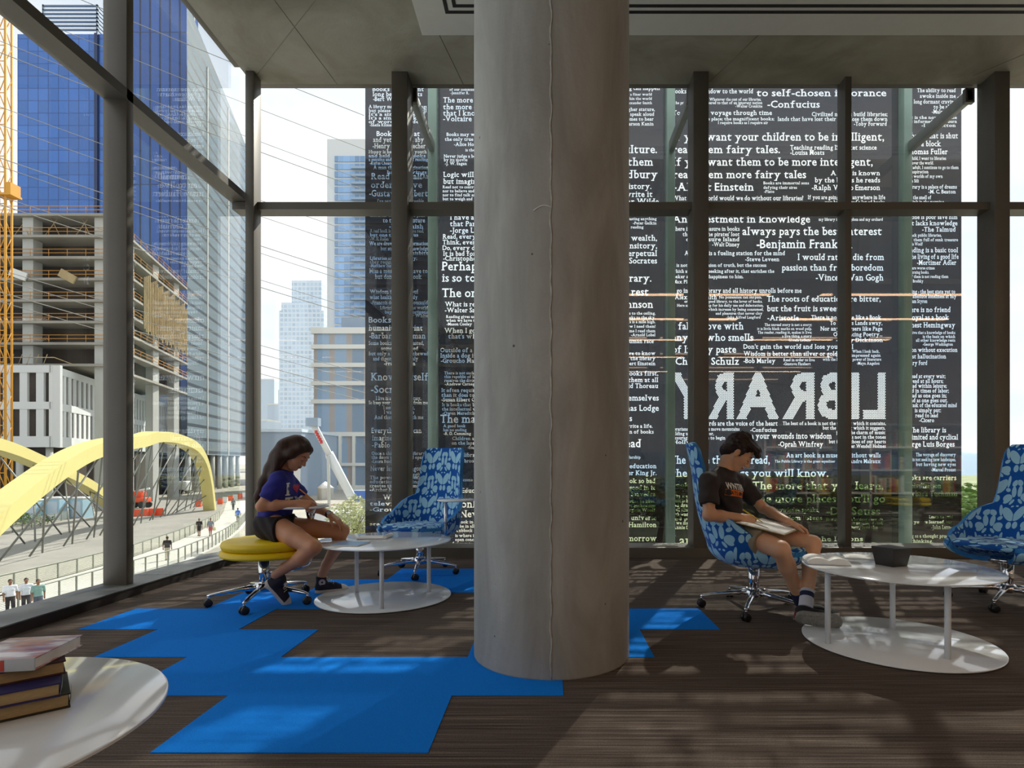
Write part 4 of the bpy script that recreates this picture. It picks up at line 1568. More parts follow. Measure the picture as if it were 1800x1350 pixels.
def tree(loc, h, r, label, m, seed, nleaf=900, size=0.25, group='trees beyond the screen'):
    rng = random.Random(seed)
    t_ = thing('leafy_tree', label, 'tree', loc, group=group)
    MB().tube([(0, 0, 0), (0.1 * r, 0, h * 0.35), (0, 0.05 * r, h * 0.7)], [0.07 * r + 0.05, 0.05 * r + 0.03, 0.03], 8).build('trunk', M['bark'], t_)
    mb = MB()
    for k in range(7):
        a = k * 2.4
        rr = r * 0.62
        c = (math.cos(a) * r * 0.42, math.sin(a) * r * 0.42, h * (0.55 + 0.33 * (k % 3) / 2))
        leaves(mb, c, (rr, rr, rr * 0.75), nleaf // 7, size, rng)
    mb.build('foliage', m, t_)
    return t_
rng = random.Random(3)
tp = tree((14, 46, GZ), 5.3, 2.6, 'green leafy tree behind the printed quotations or by the hillside window', M['leaf'], 1)
spots = [(19, 50), (24, 47), (29, 52), (33, 46), (37, 50), (41, 47), (45, 53), (27, 60), (36, 62), (48, 60), (10, 52), (54, 64), (60, 60), (43, 66)]
for x, y in spots:
    c = copy_tree(tp)
    c.location = (x, y, GZ)
    c.rotation_euler = (0, 0, x * 1.3)
    s = 0.85 + 0.2 * rng.random()
    c.scale = (s * 1.3, s * 1.3, s)

# bush seen through the clear bay
bx = P(612, 930, 17)
bt = thing('leafy_tree', 'pale green bushy treetop just outside the clear bay, beside the printed screen', 'tree', (bx.x, 17, GZ))
rng = random.Random(11)
MB().tube([(0, 0, 0), (0.05, 0, 2.5), (0, 0, 5.4)], [0.07, 0.06, 0.03], 8).build('trunk', M['bark'], bt)
for k in range(9):
    a = k * 2.4
    MB().tube([(0, 0, 4.1 + 0.1 * k), (0.35 * math.cos(a), 0.35 * math.sin(a), 4.9 + 0.1 * k), (0.6 * math.cos(a), 0.6 * math.sin(a), 5.7 + 0.05 * k)], [0.02, 0.014, 0.008], 5).build('branch', M['bark'], bt)
mb = MB()
for k in range(12):
    a = k * 2.4
    leaves(mb, (0.42 * math.cos(a), 0.42 * math.sin(a), 4.7 + 0.135 * k), (0.38, 0.38, 0.36), 420, 0.045, rng)
mb.build('foliage', M['leafp'], bt)
hd = thing('hedge', 'dark green hedge strip under the crossing arches across the road', 'hedge', GR(10, 925))
mb = MB()
leaves(mb, (-2, 1, 0.7), (7, 1.0, 0.9), 1800, 0.16, rng)
mb.build('foliage', M['leaf'], hd)
# ================================================================== furniture
# upholstery: two blues, petals, tulips, drops and discs repeated in half-drop
def fabric():
    m, t = new_mat('blue_petal_upholstery')
    o = N(t, 'ShaderNodeOutputMaterial')
    b = N(t, 'ShaderNodeBsdfPrincipled', i_Roughness=0.85)
    b.inputs['Specular IOR Level'].default_value = 0.2
    b.inputs['Sheen Weight'].default_value = 0.15
    uv = N(t, 'ShaderNodeUVMap')
    s = N(t, 'ShaderNodeSeparateXYZ')
    L(t, uv.outputs[0], s.inputs[0])
    PW, PH = 0.29, 0.45
    u0 = M_(t, 'DIVIDE', s.outputs[0], PW)
    v0 = M_(t, 'DIVIDE', s.outputs[1], PH)
    def motif(du, dv, kind):
        u = M_(t, 'SUBTRACT', M_(t, 'FRACT', M_(t, 'ADD', u0, du)), 0.5)
        v = M_(t, 'FRACT', M_(t, 'ADD', v0, dv))
        x = M_(t, 'MULTIPLY', M_(t, 'ABSOLUTE', u), PW * 10)      # decimetres, mirrored
        y = M_(t, 'MULTIPLY', M_(t, 'SUBTRACT', v, 0.5), PH * 10)
        acc = None
        def ell(cx, cy, rx, ry, rot=0.0, cut=None):
            nonlocal acc
            c, sn = math.cos(rot), math.sin(rot)
            dx = M_(t, 'SUBTRACT', x, cx)
            dy = M_(t, 'SUBTRACT', y, cy)
            ex = M_(t, 'ADD', M_(t, 'MULTIPLY', dx, c / rx), M_(t, 'MULTIPLY', dy, sn / rx))
            ey = M_(t, 'ADD', M_(t, 'MULTIPLY', dx, -sn / ry), M_(t, 'MULTIPLY', dy, c / ry))
            r = M_(t, 'LESS_THAN', M_(t, 'ADD', M_(t, 'MULTIPLY', ex, ex), M_(t, 'MULTIPLY', ey, ey)), 1.0)
            if cut is not None:                                        # keep a slim dark gap on the axis
                r = M_(t, 'MULTIPLY', r, M_(t, 'GREATER_THAN', x, cut))
            acc = r if acc is None else M_(t, 'MAXIMUM', acc, r)
        if kind == 0:
            ell(0.17, 0.66, 0.18, 0.26, 0.45, 0.008)           # tulip head
            ell(0.20, 0.00, 0.155, 0.44, -0.06, 0.03)          # twin stem leaves
            ell(0.62, 0.20, 0.19, 0.14, 0.7)                   # side drops
            ell(0.58, -0.46, 0.31, 0.31)                       # discs
            ell(0.27, -0.80, 0.10, 0.24, 0.6)
        else:
            ell(0.36, -0.06, 0.29, 0.64, -0.50, 0.02)          # open petals
            ell(0.86, 0.30, 0.11, 0.46, -0.15)
            ell(0.16, 0.54, 0.10, 0.065, -0.3, 0.02)
            ell(0.20, -0.98, 0.17, 0.28, 0.0, 0.03)
            ell(0.62, 1.00, 0.24, 0.15, -0.5)
        return acc
    f = M_(t, 'MAXIMUM', motif(0.0, 0.0, 0), motif(0.5, 0.5, 0))
    f = M_(t, 'MAXIMUM', f, M_(t, 'MAXIMUM', motif(0.0, 0.38, 1), motif(0.5, 0.88, 1)))
    L(t, mixc(t, f, lin('#125aae'), lin('#a4d6ee')), b.inputs['Base Color'])
    n = N(t, 'ShaderNodeTexNoise', i_Scale=900.0)
    L(t, uv.outputs[0], n.inputs['Vector'])
    bp = N(t, 'ShaderNodeBump', i_Strength=0.25, i_Distance=0.002)
    L(t, n.outputs['Fac'], bp.inputs['Height'])
    L(t, bp.outputs[0], b.inputs['Normal'])
    L(t, b.outputs[0], o.inputs[0])
    return m
M['fabric'] = fabric()
M['piping'] = mat('blue_edge_fabric', '#2f7fc4', 0.8)

def sstep(a, b, x):
    x = min(1, max(0, (x - a) / (b - a)))
    return x * x * (3 - 2 * x)

def chair_shell():
    """upholstered bucket with a tall back and arms that fall away to the seat front; faces +x"""
    nu, nv = 168, 26
    ob = []
    def outline(s):
        a = math.pi - s * math.radians(148)
        c, q = math.cos(a), math.sin(a)
        e = 0.62
        x = 0.015 + 0.315 * math.copysign(abs(c) ** e, c)
        y = -0.335 * math.copysign(abs(q) ** 0.72, q)
        return x, y
    def rim(s):
        a = abs(s)
        top = 1.165
        arm = 0.71
        z = top - 0.035 * sstep(0.20, 0.262, a) ** 2
        z += (arm - top + 0.035) * sstep(0.255, 0.312, a)
        z -= 0.275 * min(1, max(0, (a - 0.30) / 0.41)) ** 1.5
        return z
    us = []
    V, UV = [], []
    acc = 0.0
    prev = None
    for i in range(nu + 1):
        s = -1 + 2 * i / nu
        x, y = outline(s)
        if prev: acc += math.hypot(x - prev[0], y - prev[1])
        prev = (x, y)
        us.append(acc)
    mid = us[nu // 2]
    for i in range(nu + 1):
        s = -1 + 2 * i / nu
        ox, oy = outline(s)
        zr = rim(s)
        zb = min(zr, 0.455)
        dist, last = 0.0, None
        for j in range(nv + 1):
            v = j / nv
            if v <= 0.42:
                th = v / 0.42 * math.pi / 2
                f = 0.25 + 0.75 * math.sin(th)
                z = 0.325 + (zb - 0.325) * (1 - math.cos(th))
                x, y = 0.03 + (ox - 0.03) * f, oy * f
            else:
                k = (v - 0.42) / 0.58
                z = zb + (zr - zb) * k
                up = z - 0.455
                back = 1 - sstep(0.20, 0.55, abs(s))
                x = ox - up * (0.21 * back) - 0.02 * back * math.sin(min(1, up / 0.5) * math.pi)
                lean = 0.16 * sstep(0.25, 0.6, abs(s))
                y = oy + math.copysign(up * lean, oy)
                if up > 0.18:                                     # the back narrows to a panel
                    y = y * (1 - 0.05 * min(1, (up - 0.18) / 0.2)) 
            p = Vector((x, y, z))
            if last is not None: dist += (p - last).length
            last = p
            V.append(p)
            UV.append((us[i] - mid, dist))
    fs = []
    for i in range(nu):
        for j in range(nv):
            a = i * (nv + 1) + j
            fs.append((a, a + 1, a + nv + 2, a + nv + 1))
    return V, fs, UV

def uv_mesh(name, V, F, UV, mats, parent, thick=None):
    me = bpy.data.meshes.new(name)
    me.from_pydata([tuple(v) for v in V], [], F)
    ul = me.uv_layers.new(name='UVMap')
    for lp in me.loops:
        ul.data[lp.index].uv = UV[lp.vertex_index]
    for m in mats: me.materials.append(m)
    me.polygons.foreach_set('use_smooth', [True] * len(me.polygons))
    o = bpy.data.objects.new(name, me)
    COL.objects.link(o)
    o.parent = parent
    if thick:
        md = o.modifiers.new('thick', 'SOLIDIFY')
        md.thickness = thick
        md.offset = 0
        md.use_rim = True
        md.material_offset_rim = 1
        bv = o.modifiers.new('soft', 'BEVEL')
        bv.width = thick * 0.4
        bv.segments = 3
        bv.limit_method = 'ANGLE'
        bv.angle_limit = math.radians(50)
    return o

def star_base(root, R=0.35, z_top=0.33, a0=0.0):
    MB().cyl((0, 0, 0.09), (0, 0, z_top), 0.038, n=24).build('gas_column', M['chrome'], root)
    MB().lathe([(0.05, 0.085), (0.06, 0.095), (0.06, 0.125), (0.045, 0.145)], n=24).build('hub', M['chrome'], root)
    for k in range(5):
        a = a0 + k * 2 * math.pi / 5
        d = Vector((math.cos(a), math.sin(a), 0))
        n_ = Vector((-d.y, d.x, 0))
        sec = []
        for t_, w, h, z in ((0.03, 0.026, 0.024, 0.118), (0.15, 0.021, 0.018, 0.108), (0.28, 0.016, 0.014, 0.092), (R - 0.012, 0.013, 0.011, 0.082), (R + 0.008, 0.010, 0.008, 0.079)):
            c = d * t_ + Vector((0, 0, z))
            sec.append([c + n_ * w * math.cos(q) + Vector((0, 0, h * math.sin(q))) for q in [i * math.pi / 6 for i in range(12)]])
        vs = [p for s_ in sec for p in s_]
        fs = [(i * 12 + k2, i * 12 + (k2 + 1) % 12, i * 12 + 12 + (k2 + 1) % 12, i * 12 + 12 + k2) for i in range(4) for k2 in range(12)]
        fs += [tuple(reversed(range(12))), tuple(48 + i for i in range(12))]
        MB().add(vs, fs, 0, True).build('base_arm', M['chrome'], root)
        c = d * R
        cs = MB().cyl((c.x, c.y, 0.05), (c.x, c.y, 0.08), 0.008, n=8, mi=1)
        cs.rbox((c.x - 0.013, c.y - 0.013, 0.034), (c.x + 0.013, c.y + 0.013, 0.060), 0.008)
        co = cs.build('caster', [M['black_plastic'], M['chrome']], root)
        ca = a + 0.9 + k
        ax = Vector((math.cos(ca), math.sin(ca), 0))
        for sg in (-1, 1):
            q = c + ax * 0.014 * sg + Vector((0, 0, 0.029))
            wh = MB().lathe([(0.016, -0.010), (0.0275, -0.008), (0.029, 0.0), (0.0275, 0.008), (0.016, 0.010)], (0, 0, 0), 20)
            mt = Matrix.Translation(q) @ ax.to_track_quat('Z', 'Y').to_matrix().to_4x4()
            wh.v = [tuple(mt @ Vector(p)) for p in wh.v]
            wh.build('wheel', M['black_plastic'], co)

def cushion(root):
    n, V, F, UV = 40, [], [], []
    prof = [(0.02, 0.0), (0.8, 0.0), (0.95, 0.006), (1.0, 0.022), (0.985, 0.040), (0.93, 0.051), (0.6, 0.056), (0.02, 0.057)]
    for r, z in prof:
        for k in range(n):
            a = 2 * math.pi * k / n
            c, q = math.cos(a), math.sin(a)
            x = 0.055 + r * 0.275 * math.copysign(abs(c) ** 0.6, c)
            y = r * 0.262 * math.copysign(abs(q) ** 0.6, q)
            V.append((x, y, 0.405 + z + 0.02 * max(0, x) ))
            UV.append((x + 0.4, y + (0.0 if z > 0.03 else z * 3)))
    for i in range(len(prof) - 1):
        F += [(i * n + k, i * n + (k + 1) % n, (i + 1) * n + (k + 1) % n, (i + 1) * n + k) for k in range(n)]
    F += [tuple(reversed(range(n))), tuple((len(prof) - 1) * n + k for k in range(n))]
    return uv_mesh('seat_cushion', V, F, UV, [M['fabric']], root)

def swivel_chair(label, loc, rz, a0):
    r = thing('swivel_chair', label, 'chair', loc, rz, 'blue patterned swivel chairs')
    V, Fc, UV = chair_shell()
    uv_mesh('shell', V, Fc, UV, [M['fabric'], M['piping']], r, 0.032)
    # under-seat: closes the bucket
    MB().lathe([(0.045, 0.30), (0.10, 0.312), (0.12, 0.335)], (0.03, 0, 0), 28).build('swivel_plate', M['chrome'], r)
    cushion(r)
    star_base(r, 0.355, 0.32, a0 - rz)
    return r
chA = swivel_chair('empty blue patterned swivel chair between the round column and the back window', (-1.20, 5.31, 0), math.radians(-113), math.radians(60))
chB = swivel_chair('blue patterned swivel chair in which the boy sits', (1.436, 4.01, 0), math.radians(-12), math.radians(-117))
chC = swivel_chair('empty blue patterned swivel chair cut by the photo edge, facing the boy across the table', (3.33, 4.15, 0), math.radians(202), math.radians(220))
# writing tablet on the empty chair by the column
iv = Matrix.Rotation(math.radians(113), 4, 'Z') @ Matrix.Translation((1.20, -5.31, 0))
tp0 = P(783, 885, 4.98)
tp0.z = 0.70
c = P(802, 0, 4.98); cz = 0.70
MB().lathe([(0.005, -0.011), (0.155, -0.010), (0.168, -0.004), (0.168, 0.003), (0.155, 0.008), (0.005, 0.008)], iv @ Vector((c.x, 4.98, cz)), 40).build('tablet', M['white_lacquer'], chA)
q = iv @ tp0
MB().cyl((q.x, q.y, 0.36), (q.x, q.y, 0.69), 0.012, n=14).cyl((q.x, q.y, 0.67), (q.x, q.y, 0.692), 0.016, 0.04, n=14).build('tablet_post', M['chrome'], chA)
MB().tube([(q.x, q.y, 0.37), (q.x * 0.6 + 0.01, q.y * 0.6, 0.325), (0.03, 0, 0.32)], 0.013, 8).build('tablet_bracket', M['chrome'], chA)

# ---- round white tables: two discs and three legs
def round_table(label, cx, cy, legs, zt=0.437, base=True):
    r = thing('coffee_table', label, 'table', (cx, cy, 0), 0, 'round white two-tier tables')
    R = 0.5
    MB().lathe([(R - 0.01, -0.012), (R, -0.008), (R, -0.002), (R - 0.004, 0.0)], (0, 0, zt), 96).build('tabletop', M['white_lacquer'], r, 40)
    if base:
        MB().lathe([(R - 0.006, 0.004), (R, 0.007), (R, 0.011), (R - 0.004, 0.013)], (0, 0, 0), 96).build('base_disc', M['white_lacquer'], r, 40)
    for x, y in legs:
        MB().cyl((x, y, 0.012), (x, y, zt - 0.010), 0.0155, n=18).build('leg', M['white_leg'], r)
    return r
TLc, TRc, TNc = (-1.255, 4.36), (1.995, 3.275), (-1.44, 1.26)
def leg_at(c, px, py):
    p = FL(px, py, 0.013)
    return (p.x - c[0], p.y - c[1])
tabL = round_table('round white two-tier table in front of the girl, with magazines on it', *TLc, [leg_at(TLc, 627, 1041), leg_at(TLc, 671, 1070), leg_at(TLc, 754, 1040)])
tabR = round_table('round white two-tier table by the boy with an open book and black box', *TRc, [leg_at(TRc, 1455, 1131), leg_at(TRc, 1569, 1104), leg_at(TRc, 1666, 1158)])
tabN = round_table('round white two-tier table nearest the camera, holding the book stack', *TNc, [(0.36, -0.12), (-0.3, -0.3), (-0.05, 0.38)])

# ---- yellow tablet stool
st = thing('tablet_stool', 'yellow round stool on a chrome star base with a white writing tablet, under the girl', 'stool', (-2.098, 4.205, 0))
def pad(z0, z1, R, r):
    return [(0.02, z0), (R - r, z0), (R - r * 0.3, z0 + r * 0.3), (R, z0 + r), (R, z1 - r), (R - r * 0.3, z1 - r * 0.3), (R - r, z1), (0.02, z1 + 0.006)]
MB().lathe(pad(0.352, 0.402, 0.335, 0.025), (0.05, 0, 0), 56).build('lower_cushion', M['yellow_vinyl'], st)
MB().lathe(pad(0.402, 0.468, 0.325, 0.028), (0.05, 0, 0), 56).build('upper_cushion', M['yellow_vinyl'], st)
MB().lathe([(0.05, 0.315), (0.17, 0.330), (0.2, 0.352)], (0.02, 0, 0), 32).build('seat_plate', M['black_plastic'], st)
star_base(st, 0.355, 0.34, math.atan2(3.853 - 4.205, -2.057 + 2.098))
so_ = Vector((-2.098, 4.205, 0))
TP = P(546, 895, 4.33)
TP.z = 0.70
lp = TP - so_
MB().tube([(0.03, 0.03, 0.20), (0.2, 0.10, 0.235), (lp.x - 0.02, lp.y, 0.26), (lp.x, lp.y, 0.30)], 0.017, 10).build('tablet_arm', M['chrome'], st)
MB().cyl((lp.x, lp.y, 0.285), (lp.x, lp.y, 0.60), 0.0125, n=16).cyl((lp.x, lp.y, 0.55), (lp.x, lp.y, 0.692), 0.0125, 0.045, n=18).build('tablet_post', M['chrome'], st)
tcn = Vector((-1.84, 4.20, 0.705)) - so_
MB().lathe([(0.005, -0.014), (0.88, -0.012), (1.0, -0.004), (1.0, 0.003), (0.96, 0.007), (0.005, 0.007)], (0, 0, 0), 48, sx=0.213, sy=0.17).build('tablet', M['white_lacquer'], st).location = tcn

# ---- books, papers and small things
def closed_book(name, label, cat, w, d, h, cover, pages, loc, rz, spine=None, group=None, rx=0.0):
    """lying book: spine along local y at x = 0, fore-edge at x = w"""
    b = thing(name, label, cat, loc, rz, group)
    b.rotation_euler = (rx, 0, rz)
    MB().box((0.004, 0.004, 0.003), (w - 0.005, d - 0.004, h - 0.003)).build('pages', pages, b)
    cv = MB().rbox((0, 0, 0), (w, d, 0.003), 0.001).rbox((0, 0, h - 0.003), (w, d, h), 0.001).rbox((-0.002, 0, 0), (0.003, d, h), 0.001)
    cv.build('cover', cover, b)
    if spine:
        for y0, y1, m in spine:
            MB().box((-0.003, d * y0, 0.004), (-0.0015, d * y1, h - 0.004)).build('spine_label', m, b)
    return b
def cover_art():
    m, t = new_mat('pink_white_dust_jacket')
    o = N(t, 'ShaderNodeOutputMaterial')
    b = N(t, 'ShaderNodeBsdfPrincipled', i_Roughness=0.25)
    tc = N(t, 'ShaderNodeTexCoord')
    mp = N(t, 'ShaderNodeMapping')
    mp.inputs['Scale'].default_value = (7, 26, 1)
    mp.inputs['Rotation'].default_value = (0, 0, 0.5)
    L(t, tc.outputs['Object'], mp.inputs['Vector'])
    n = N(t, 'ShaderNodeTexNoise', i_Scale=1.0, i_Detail=3.0)
    L(t, mp.outputs[0], n.inputs['Vector'])
    r = N(t, 'ShaderNodeValToRGB')
    e = r.color_ramp.elements
    e[0].position, e[0].color = 0.36, lin('#8d6a86')
    e[1].position, e[1].color = 0.58, lin('#efeaf0')
    k = e.new(0.44); k.color = lin('#c98a78')
    k = e.new(0.5); k.color = lin('#b9a2b4')
    L(t, n.outputs['Fac'], r.inputs['Fac'])
    L(t, r.outputs['Color'], b.inputs['Base Color'])
    L(t, b.outputs[0], o.inputs[0])
    return m
M['jacket'] = cover_art()
M['navycloth'] = mat('navy_book_cloth', '#2c2660', 0.7)
M['darkcloth'] = mat('dark_olive_book_cloth', '#2b2a17', 0.7)
M['maroon'] = mat('maroon_book_cloth', '#3f1f26', 0.7)
M['redspine'] = mat('red_spine_band', '#c24a3a', 0.5)
M['whitespine'] = mat('white_spine_band', '#c3ccd6', 0.5)
ZT_ = 0.4375
bx_ = {}
pA = FL(128, 1248, ZT_)
def book_at(px, py, z):
    return FL(px, py, z)
zz = ZT_
GB = 'library books stacked on the near table'
# stack of four, page blocks towards the camera, their ends towards the room
for k, (h, cov, px, py, label, rz) in enumerate(((0.036, M['darkcloth'], 124, 1243, 'dark olive hardback at the bottom of the book stack on the near table', 42),
                                              (0.034, M['navycloth'], 107, 1224, 'navy hardback second from the bottom of the book stack on the near table', 40),
                                              (0.034, M['maroon'], 116, 1184, 'maroon hardback third from the bottom of the book stack on the near table', 43))):
    p = FL(px, py, zz)
    b = thing('book', label, 'book', (p.x, p.y, zz), math.radians(rz), GB)
    w, d = 0.26, 0.19
    MB().box((-w, 0.004, 0.004), (-0.004, d - 0.004, h - 0.004)).build('pages', M['paper_old'], b)
    cv = MB().rbox((-w - 0.003, -0.002, 0), (0.0, d, 0.0038), 0.0012).rbox((-w - 0.003, -0.002, h - 0.0038), (0.0, d, h), 0.0012).rbox((-w - 0.003, d - 0.004, 0), (0, d, h), 0.0012)
    cv.build('cover', cov, b)
    zz += h
    if k < 2:
        MB().add([(-0.002, 0.0, 0.004), (0.002, 0.06, 0.004), (0.004, 0.06, h + 0.004), (0.001, 0.0, h * 0.6)], [(0, 1, 2, 3)]).build('jacket_flap', M['whitespine'], b)
p = FL(62, 1178, zz)
b = thing('book', 'pink and white jacketed book lying on top of the stack on the near table', 'book', (p.x, p.y, zz), math.radians(11), GB)
w, d, h = 0.17, 0.185, 0.030
MB().box((-w + 0.002, 0.004, 0.003), (-0.004, d - 0.004, h - 0.003)).build('pages', M['paper'], b)
MB().rbox((-w, 0, 0), (0, d, 0.003), 0.001).rbox((-w, 0, h - 0.003), (0, d, h), 0.001).build('cover', M['jacket'], b)
MB().rbox((-w, -0.003, 0), (0, 0.001, h), 0.001).build('spine', M['whitespine'], b)
MB().box((-w, -0.0036, 0.002), (-0.062, -0.0028, h - 0.002)).build('spine_band', M['redspine'], b)

# open book and booklet, black box on the right table
def open_book(label, loc, rz, w, d, h, m=None):
    b = thing('open_book', label, 'book', loc, rz)
    for sg in (-1, 1):
        vs, fs = [], []
        n = 10
        for i in range(n + 1):
            x = sg * w * i / n
            z = h * (0.35 + 0.75 * math.sin(math.pi * min(1, 0.12 + i / n * 0.8)) ** 0.8) * (1.0 if i < n else 0.75)
            vs += [(x, 0, 0.002), (x, d, 0.002), (x, 0, z), (x, d, z)]
        for i in range(n):
            a, c_ = i * 4, i * 4 + 4
            fs += [(a + 2, c_ + 2, c_ + 3, a + 3), (a, a + 1, c_ + 1, c_), (a, c_, c_ + 2, a + 2), (a + 1, a + 3, c_ + 3, c_ + 1)]
        fs += [(n * 4, n * 4 + 1, n * 4 + 3, n * 4 + 2)]
        MB().add(vs, fs, 0, True).build('page_block', M['paper'], b, 40)
    MB().rbox((-w - 0.004, -0.004, 0), (w + 0.004, d + 0.004, 0.003), 0.001).build('cover', m or M['bluewall'], b)
    return b
p = FL(1462, 992, 0.437)
open_book('thick white open book at the boy-side edge of the right table', (p.x - 0.03, p.y - 0.03, 0.437), math.radians(-14), 0.115, 0.17, 0.036)
p = FL(1540, 984, 0.437)
open_book('thin open booklet lying between the thick open book and black box', (p.x - 0.05, p.y - 0.0, 0.437), math.radians(-20), 0.12, 0.16, 0.010, M['whitespine'])
p = FL(1572, 995, 0.437)
bxx = thing('desk_box', 'small black flared desk box on the right table', 'box', (p.x, p.y + 0.03, 0.437), math.radians(20))
a_, b_ = 0.056, 0.071
def frus(a, b, z0, z1):
    return [(-a, -a, z0), (a, -a, z0), (a, a, z0), (-a, a, z0), (-b, -b, z1), (b, -b, z1), (b, b, z1), (-b, b, z1)]
FR = [(0, 3, 2, 1), (0, 1, 5, 4), (1, 2, 6, 5), (2, 3, 7, 6), (3, 0, 4, 7)]
blk = MB().add(frus(a_, b_, 0.0, 0.098), FR)
blk.add(frus(b_, b_, 0.098, 0.104), FR[1:])
M['blackbox'] = mat('black_leatherette', (0.018, 0.015, 0.014, 1), 0.45, bump=0.1)
blk.build('box_body', M['blackbox'], bxx)
MB().rbox((-b_ - 0.001, -b_ - 0.001, 0.096), (b_ + 0.001, b_ + 0.001, 0.106), 0.003).build('rim', M['blackbox'], bxx)
# magazines on the left table
p = FL(640, 958, 0.437)
M['bluemag'] = mat('blue_magazine_cover', '#7fb0dc', 0.3, var=0.15, vscale=20)
def magazine(label, px, py, rz, w, d, h, m):
    p = FL(px, py, 0.437)
    b = thing('magazine', label, 'magazine', (p.x, p.y, 0.4372), rz, None)
    MB().rbox((-w / 2, -d / 2, 0.001), (w / 2, d / 2, h - 0.001), 0.0008).build('pages', M['paper'], b)
    MB().box((-w / 2, -d / 2, h - 0.001), (w / 2, d / 2, h)).build('cover', m, b)
    return b
magazine('blue magazine lying at the girl-side edge of the left table', 617, 957, math.radians(-8), 0.21, 0.20, 0.010, M['bluemag'])
mg = magazine('white open magazine with a curled end on the far side of the left table', 655, 945.5, math.radians(5), 0.21, 0.17, 0.008, M['paper'])
MB().cyl((0.11, -0.09, 0.016), (0.13, 0.08, 0.016), 0.015, n=14).build('curled_pages', M['paper'], mg)
# drawing things on the girl's tablet
zt = 0.7125
sp = thing('sketch_paper', 'loose white sheets under the writing hand of the girl', 'paper', (-1.835, 4.19, zt), math.radians(6))
for k in range(3):
    MB().box((-0.17 + 0.012 * k, -0.10 + 0.01 * k, 0.002 * k), (0.15 + 0.02 * k, 0.09 + 0.008 * k, 0.002 * k + 0.0016)).build('sheet', M['paper'], sp)
